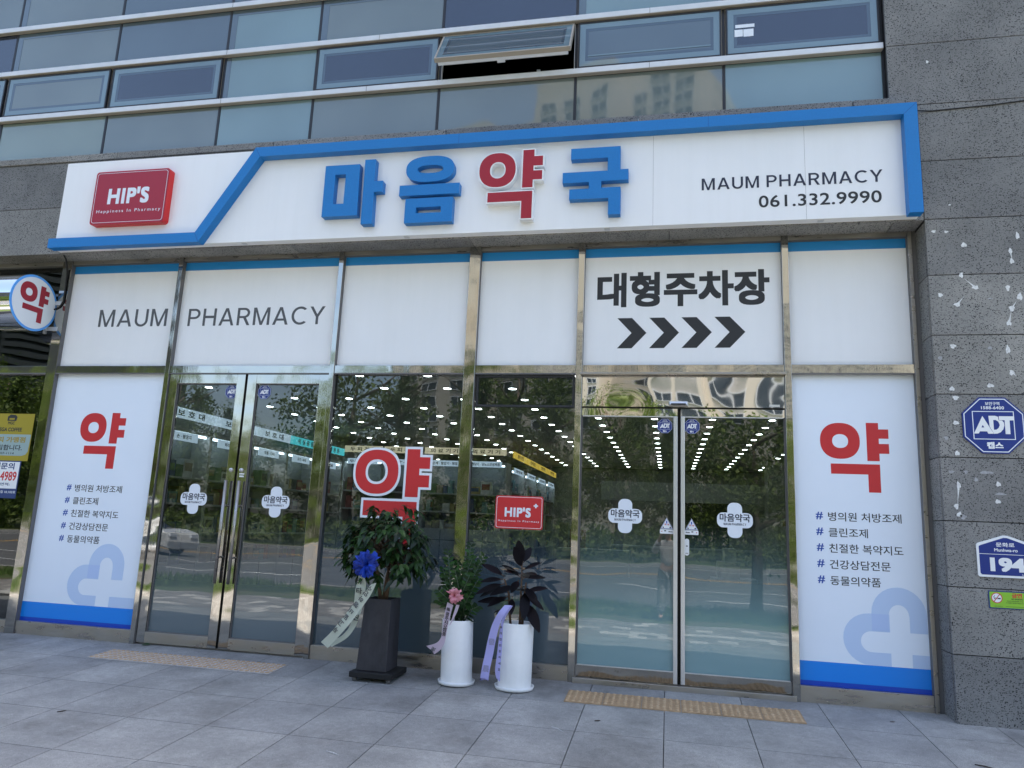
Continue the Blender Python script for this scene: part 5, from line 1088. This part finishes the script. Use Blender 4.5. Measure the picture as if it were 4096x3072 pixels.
# ------------------------------------------------------------------ across the street (seen in the glass and steel)
M['tleaf'] = leafmat('tree_leaf', (0.05, 0.095, 0.014), (0.125, 0.18, 0.024), 0.6, 0.3); M['tleaf2'] = leafmat('conifer_leaf', (0.034, 0.075, 0.018), (0.085, 0.135, 0.025), 0.65, 0.25); M['tbark'] = noisy(mat('tree_bark', (0.13, 0.10, 0.075), 0.9), 8, 0.3)
def crown_mesh(kind, seed, h, w):
    random.seed(seed); mb = MB()
    cl = []
    if kind == 'cone':
        for k in range(150):
            t = random.random() ** 1.3; r = w * (1 - t) ** .8 * (.35 + .65 * random.random()); a = random.uniform(0, 2 * PI); cl.append((Vector((r * math.cos(a), r * math.sin(a), .10 * h + t * .9 * h)), .45 * (1.1 - .6 * t)))
    else:
        for k in range(120):
            v = rnd().normalized() * (random.random() ** .4); cl.append((Vector((v.x * w, v.y * w, .62 * h + v.z * .40 * h)), .55))
    for c, s in cl:
        for q in range(64):
            p = c + rnd(1) * s * (.4 + .75 * random.random()); d = (rnd(1) + Vector((0, 0, -.2))).normalized(); u = d.cross(rnd(1)).normalized(); L, W = random.uniform(.11, .22), random.uniform(.035, .065)
            mb.add([p, p + d * L * .5 + u * W, p + d * L, p + d * L * .5 - u * W], [(0, 1, 2, 3)])
    return mb
def trunk_mesh(seed, h, r):
    random.seed(seed); mb = MB(); mb.tube([(0, 0, -.3), (.05, 0, h * .3), (-.03, .05, h * .6), (0, 0, h * .9)], [r, r * .8, r * .5, r * .15], 9)
    for k in range(14):
        z = h * random.uniform(.28, .8); a = random.uniform(0, 2 * PI); L = h * random.uniform(.12, .24); mb.tube([(0, 0, z), (L * .6 * math.cos(a), L * .6 * math.sin(a), z + L * .3), (L * math.cos(a), L * math.sin(a), z + L * .6)], [r * .35, r * .22, r * .08], 6)
    return mb
protos = []
for k, (kd, h, w, lm) in enumerate((('cone', 11.0, 2.4, 'tleaf2'), ('cone', 9.2, 2.6, 'tleaf2'), ('round', 8.5, 3.2, 'tleaf'), ('round', 7.0, 2.9, 'tleaf'))):
    protos.append((crown_mesh(kd, 40 + k, h, w).mesh('crown', M[lm]), trunk_mesh(60 + k, h, .22).mesh('trunk', M['tbark'])))
def tree(k, x, y_, s, rz, label, z=-.28, name=None):
    t = bpy.data.objects.new(name or ('conifer_tree' if k < 2 else 'broadleaf_tree'), None); COL.objects.link(t); t.location = (x, y_, z); t.rotation_euler = (0, 0, rz); t.scale = (s, s, s)
    tag(t, label, 'tree', 'trees across the street')
    for nm, me in zip(('crown', 'trunk'), protos[k]): o = bpy.data.objects.new(nm, me); COL.objects.link(o); o.parent = t
random.seed(77)
DESC = ('tall narrow conifer reflected among the trees across the road', 'broad conifer reflected among the trees across the road', 'tall round leafy tree reflected among the trees across the road', 'lower round leafy tree reflected among the trees across the road')
for i in range(29):
    x = -72 + i * 3.15 + random.uniform(-.7, .7); k = (0, 2, 1, 3, 0, 1, 2)[i % 7]; y_ = -34.0 - random.uniform(0, 3.5)
    want = 11.2 if x < -29 else 7.6 if x < -21 else 11.4 if x < -9 else 8.6
    s = want / (11.0, 9.2, 8.7, 7.2)[k] * random.uniform(.9, 1.08)
    tree(k, x, y_, s, random.uniform(0, 6), DESC[k])
for i in range(16):
    tree((2, 3)[i % 2], -74 + i * 6.0 + random.uniform(-1, 1), -42 - random.uniform(0, 3), random.uniform(.8, 1.0), random.uniform(0, 6), 'leafy tree in the rear row across the road')
random.seed(78)
def hedge_mesh(seed):
    random.seed(seed); mb = MB()
    for c in range(26):
        v = Vector((random.uniform(-1.9, 1.9), random.uniform(-.7, .7), random.uniform(.2, 1.5)))
        for q in range(36):
            p = v + rnd(1) * .45; d = rnd(1).normalized(); u = d.cross(rnd(1)).normalized(); L, W = random.uniform(.16, .3), random.uniform(.05, .09)
            mb.add([p, p + d * L * .5 + u * W, p + d * L, p + d * L * .5 - u * W], [(0, 1, 2, 3)])
    return mb.mesh('shrub', M['tleaf'])
hme = hedge_mesh(5)
for i in range(24):
    o = bpy.data.objects.new('shrub', hme); COL.objects.link(o); o.location = (-70 + i * 3.7, -32.2 - random.uniform(0, .8), -.30); o.rotation_euler = (0, 0, random.choice((0, PI))); sc_ = random.uniform(.8, 1.3); o.scale = (1.05, 1, sc_)
    tag(o, 'bushy green shrub along the far side of the road', 'shrub', 'shrubs along the far side of the road')
tree(3, 1.75, -9.0, .62, 1.0, 'small street tree on the near verge, reflected in the right sliding door', -.27, 'street_tree')
tree(3, -20.5, -9.0, .66, 2.0, 'small street tree on the near verge, farther left along the road', -.27, 'street_tree')
# apartment block
M['apt'] = noisy(mat('beige_render', (0.52, 0.48, 0.42), 0.8), .3, 0.06); M['apt2'] = noisy(mat('grey_render', (0.27, 0.26, 0.25), 0.8), .3, 0.08); M['aptwin'] = mat('apartment_glass', (0.03, 0.04, 0.05), 0.05)
ap = thing('apartment_block', 'beige apartment tower across the street, mirrored in the upper windows', 'building', (-12, -125, -.4))
part('wall', MB().box(-46, -27, -150, -122, -.45, 83).box(-27, -14, -150, -128, -.45, 83).box(-14, 3, -150, -121, -.45, 86).box(3, 9, -150, -127, -.45, 86).box(9, 19, -150, -122, -.45, 80).box(19, 52, -150, -125, -.45, 52), M['apt'], ap)
mb = MB()
for k in range(27): mb.box(-46.06, 19.06, -150.1, -127.9, 2.6 + 2.9 * k, 2.78 + 2.9 * k)
part('floor_band', mb, M['apt2'], ap)
wm = MB().box(-1.7, 1.7, 0, .12, 0, 1.7).mesh('window', M['aptwin']); fm = MB().ring(-1.8, 1.8, -.08, 1.78, .12, .1, .25).box(-.06, .06, .1, .25, .04, 1.7).mesh('frame', M['alu'])
for (x, yw) in ((-42.5, -122), (-37.5, -122), (-31, -122), (-23.5, -128), (-17.5, -128), (-10.5, -121), (-5.5, -121), (0.2, -121), (6, -127), (11.8, -122), (16.2, -122), (22.5, -125), (28, -125), (33.5, -125), (39, -125), (45, -125)):
    for k in list(range(5, 12)) + (list(range(17, 27)) if x < 19 else []):
        w = bpy.data.objects.new('window', wm); COL.objects.link(w); w.location = (x, yw, 3.5 + 2.9 * k); attach(w, ap); f = bpy.data.objects.new('frame', fm); COL.objects.link(f); f.parent = w
ap.rotation_euler = (0, 0, R(24)); ap.location.x -= 10
ob_ = thing('office_building', 'dark louvred office building far down the road, mirrored in the left shop window', 'building', (-84, -70, -.4))
M['louvre'] = noisy(mat('grey_louvre', (0.038, 0.048, 0.053), 0.6), 1, .2); M['officewall'] = mat('dark_office_wall', (0.035, 0.045, 0.05), 0.7)
part('wall', MB().box(-104, -62, -84, -66, -.45, 38), M['officewall'], ob_)
mb = MB()
for k in range(36):
    for q in range(6): mb.box(-104 + 7 * q + .2, -104 + 7 * q + 6.6, -65.95, -65.5, .8 + 1.02 * k + .1 * (q % 2), 1.4 + 1.02 * k + .1 * (q % 2))
part('louvre_bank', mb, M['officewall'], ob_)
ob_.rotation_euler = (0, 0, R(-38))
# white car waiting on the road
M['carpaint'] = mat('white_car_paint', (0.70, 0.70, 0.69), 0.25, 0, 1.5, 1.0); M['carglass'] = mat('car_glass', (0.01, 0.012, 0.014), 0.05); M['tyre'] = mat('tyre_rubber', (0.015, 0.015, 0.016), 0.8)
car = thing('parked_car', 'white sport utility car on the road across from the left poster', 'car', (-20.9, -19.5, -.381))
def prof(mb, pts, hw, taper=None):
    n = len(pts); b = [(x, -19.5 - (hw if not taper else taper(z)), z - .381) for x, z in pts] + [(x, -19.5 + (hw if not taper else taper(z)), z - .381) for x, z in pts]
    mb.add(b, [tuple(range(n)), tuple(range(n, 2 * n))[::-1]] + [(k, n + k, n + (k + 1) % n, (k + 1) % n) for k in range(n)])
mb = MB(); arch = lambda cx: [(cx + .40 * math.cos(R(a)), .33 + .40 * math.sin(R(a))) for a in range(0, 181, 20)]
bp = [(-23.2, .45), (-23.15, .95), (-23.0, 1.06), (-20.2, 1.02), (-19.0, .98), (-18.62, .84), (-18.55, .55), (-18.6, .28)] + arch(-19.45) + [(-19.9, .24), (-21.9, .24)] + arch(-22.35) + [(-23.0, .30)]
prof(mb, bp[::-1], .92); part('body', mb, M['carpaint'], car, .05)
mb = MB(); prof(mb, [(-23.0, 1.05), (-19.75, 1.01), (-20.6, 1.52), (-22.7, 1.54)], .8, lambda z: .86 - (z - 1.0) * .38); part('side_window', mb, M['carglass'], car)
mb = MB(); prof(mb, [(-22.78, 1.545), (-20.55, 1.525), (-20.75, 1.60), (-22.6, 1.62)], .62); part('roof', mb, M['carpaint'], car, .03)
for wx in (-19.45, -22.35):
    for wy in (-20.33, -18.67):
        w = part('wheel', MB().tube([(wx, wy - .1, -.05), (wx, wy + .1, -.05)], .33, 24), M['tyre'], car); part('rim', MB().tube([(wx, wy - .105, -.05), (wx, wy + .105, -.05)], .21, 16), M['silver'], w)
for wy in (-20.1, -18.9): part('headlight', MB().box(-18.75, -18.545, wy - .18, wy + .18, .33, .45), M['sticker'], car)
# the photographer, mirrored in the left sliding door
M['skin'] = mat('skin', (0.50, 0.31, 0.23), 0.55); M['shirt'] = noisy(mat('pale_grey_shirt', (0.50, 0.50, 0.52), 0.7), 6, .12); M['trouser'] = mat('light_trousers', (0.36, 0.36, 0.37), 0.8); M['hair'] = mat('black_hair', (0.012, 0.010, 0.009), 0.5)
def skinned(name, verts, edges, m, parent=None, sub=2, root=0):
    me = bpy.data.meshes.new(name); me.from_pydata([v[0] for v in verts], edges, []); me.materials.append(m); o = bpy.data.objects.new(name, me); COL.objects.link(o)
    sk = o.modifiers.new('skin', 'SKIN'); me.skin_vertices  # layer comes with the modifier
    for k, v in enumerate(verts):
        sv = me.skin_vertices[0].data[k]; r = v[1]; sv.radius = r if isinstance(r, tuple) else (r, r); sv.use_root = (k == root)
    sk.use_smooth_shade = True; ss = o.modifiers.new('smooth', 'SUBSURF'); ss.levels = sub; ss.render_levels = sub
    if parent is not None: attach(o, parent)
    return o
PZ, PY = ZS, -7.42
def P_(x, y_, z, r): return ((x, PY + y_, PZ + z), r)
V = [P_(0, 0, .92, (.13, .10)), P_(0, 0, 1.12, (.12, .09)), P_(0, .01, 1.32, (.14, .095)), P_(0, .02, 1.44, .055), P_(0, .04, 1.50, .05), P_(0, .05, 1.56, (.075, .085)), P_(0, .05, 1.64, (.08, .095)), P_(0, .04, 1.71, (.06, .07))]
Ed = [(k, k + 1) for k in range(7)]
for sx in (-1, 1):
    b = len(V); V += [P_(sx * .10, 0, .84, .085), P_(sx * .11, .02, .48, .058), P_(sx * .12, -.02, .09, .042), P_(sx * .13, .10, .035, .035)]; Ed += [(0, b), (b, b + 1), (b + 1, b + 2), (b + 2, b + 3)]
    b = len(V); V += [P_(sx * .17, .01, 1.37, .055), P_(sx * .26, .12, 1.20, .043), P_(sx * .13, .33, 1.50, .030), P_(sx * .085, .36, 1.57, (.034, .018))]; Ed += [(2, b), (b, b + 1), (b + 1, b + 2), (b + 2, b + 3)]
    h = b + 3
    for q, (dx, dz, L) in enumerate(((-.035, .05, .030), (-.045, .030, .034), (-.045, .008, .032), (-.040, -.012, .026))):
        b = len(V); V += [P_(sx * (.085 + dx * .5), .365, 1.575 + dz * .6, .0095), P_(sx * (.085 + dx), .375, 1.58 + dz, .0085), P_(sx * (.085 + dx - .012), .355, 1.58 + dz, .0075)]; Ed += [(h, b), (b, b + 1), (b + 1, b + 2)]
    b = len(V); V += [P_(sx * .075, .345, 1.545, .011), P_(sx * .05, .345, 1.535, .009)]; Ed += [(h, b), (b, b + 1)]
person = skinned('person', V, Ed, M['skin']); tag(person, 'person in a pale grey shirt raising a phone, mirrored in the left sliding door', 'person')
V = [P_(0, 0, .88, (.165, .125)), P_(0, 0, 1.12, (.155, .115)), P_(0, .01, 1.32, (.175, .115)), P_(0, .02, 1.43, .075)]; Ed = [(0, 1), (1, 2), (2, 3)]
for sx in (-1, 1): b = len(V); V += [P_(sx * .18, .01, 1.37, .078), P_(sx * .26, .12, 1.20, .064), P_(sx * .155, .28, 1.42, .050)]; Ed += [(2, b), (b, b + 1), (b + 1, b + 2)]
skinned('shirt', V, Ed, M['shirt'], person)
V = [P_(0, 0, .93, (.15, .115))]; Ed = []
for sx in (-1, 1): b = len(V); V += [P_(sx * .10, 0, .82, .105), P_(sx * .11, .02, .48, .085), P_(sx * .12, -.01, .11, .075)]; Ed += [(0, b), (b, b + 1), (b + 1, b + 2)]
skinned('trousers', V, Ed, M['trouser'], person)
hm = MB(); hm.smooth = True; hm.lathe([(.001, .135), (.05, .125), (.085, .085), (.100, .03), (.098, -.02), (.09, -.05)], 0, PY + .035, PZ + 1.655, 20); part('hair', hm, M['hair'], person)
fc = MB(); fc.smooth = True
for sx in (-1, 1): fc.lathe([(.001, .012), (.010, .006), (.012, 0), (.010, -.006), (.001, -.012)], sx * .032, PY + .142, PZ + 1.625, 10)
part('eyes', fc, M['black'], person); part('nose', MB().tube([(0, PY + .135, PZ + 1.625), (0, PY + .165, PZ + 1.585)], [.008, .015], 8), M['skin'], person); part('mouth', MB().box(-.024, .024, PY + .130, PY + .139, PZ + 1.548, PZ + 1.556), M['crimson'], person)
for sx in (-1, 1): part('ear', MB().tube([(sx * .082, PY + .04, PZ + 1.59), (sx * .092, PY + .04, PZ + 1.635)], [.012, .018], 8), M['skin'], person)
ph = MB().box(-.076, .076, -7.030, -7.022, PZ + 1.555, PZ + 1.630).build('smartphone', M['black'], None, .004); tag(ph, 'dark smartphone held up in front of the mirrored person', 'phone')
# bits lying on the paving
M['twig'] = mat('dry_twig', (0.05, 0.035, 0.025), 0.9); M['paper'] = mat('white_scrap', (0.62, 0.62, 0.62), 0.7)
def bit(name, label, x, y_, dx, dy, m, r=.003):
    z = gz(y_) + r + .001; tag(MB().tube([(x, y_, z), (x + dx * .5 + .003, y_ + dy * .5, z + .001), (x + dx, y_ + dy, gz(y_ + dy) + r + .001)], [r * .7, r, r * .5], 6).build(name, m), label, 'litter')
bit('twig', 'dark twig on the paving below the left tactile strip', -4.29, -2.10, .03, .05, M['twig'], .004)
bit('paper_scrap', 'white paper scrap on the paving in front of the planter tree', -2.13, -2.25, .10, -.04, M['paper'], .003)
bit('straw', 'thin white straw on the paving in front of the rubber plant', -.82, -1.33, .10, -.09, M['paper'], .002)
bit('twig', 'dark twig on the paving near the right tactile strip', -.53, -1.11, .04, .02, M['twig'], .005)
bit('twig', 'longer dark twig near the bottom right corner of the paving', 1.97, -1.25, .10, -.05, M['twig'], .005)
bit('twig', 'bent twig on the paving below the right poster', 1.68, -.42, .04, .01, M['twig'], .003)
random.seed(8); lfm = MB(); leaf(lfm, Vector((-5.19, -.075, gz(-.075) + .006)), Vector((.8, .1, .12)), Vector((0, -.2, 1)), .085, .06, .1, .2); tag(lfm.build('fallen_leaf', M['leaf2']), 'green fallen leaf at the foot of the left swing door', 'leaf')
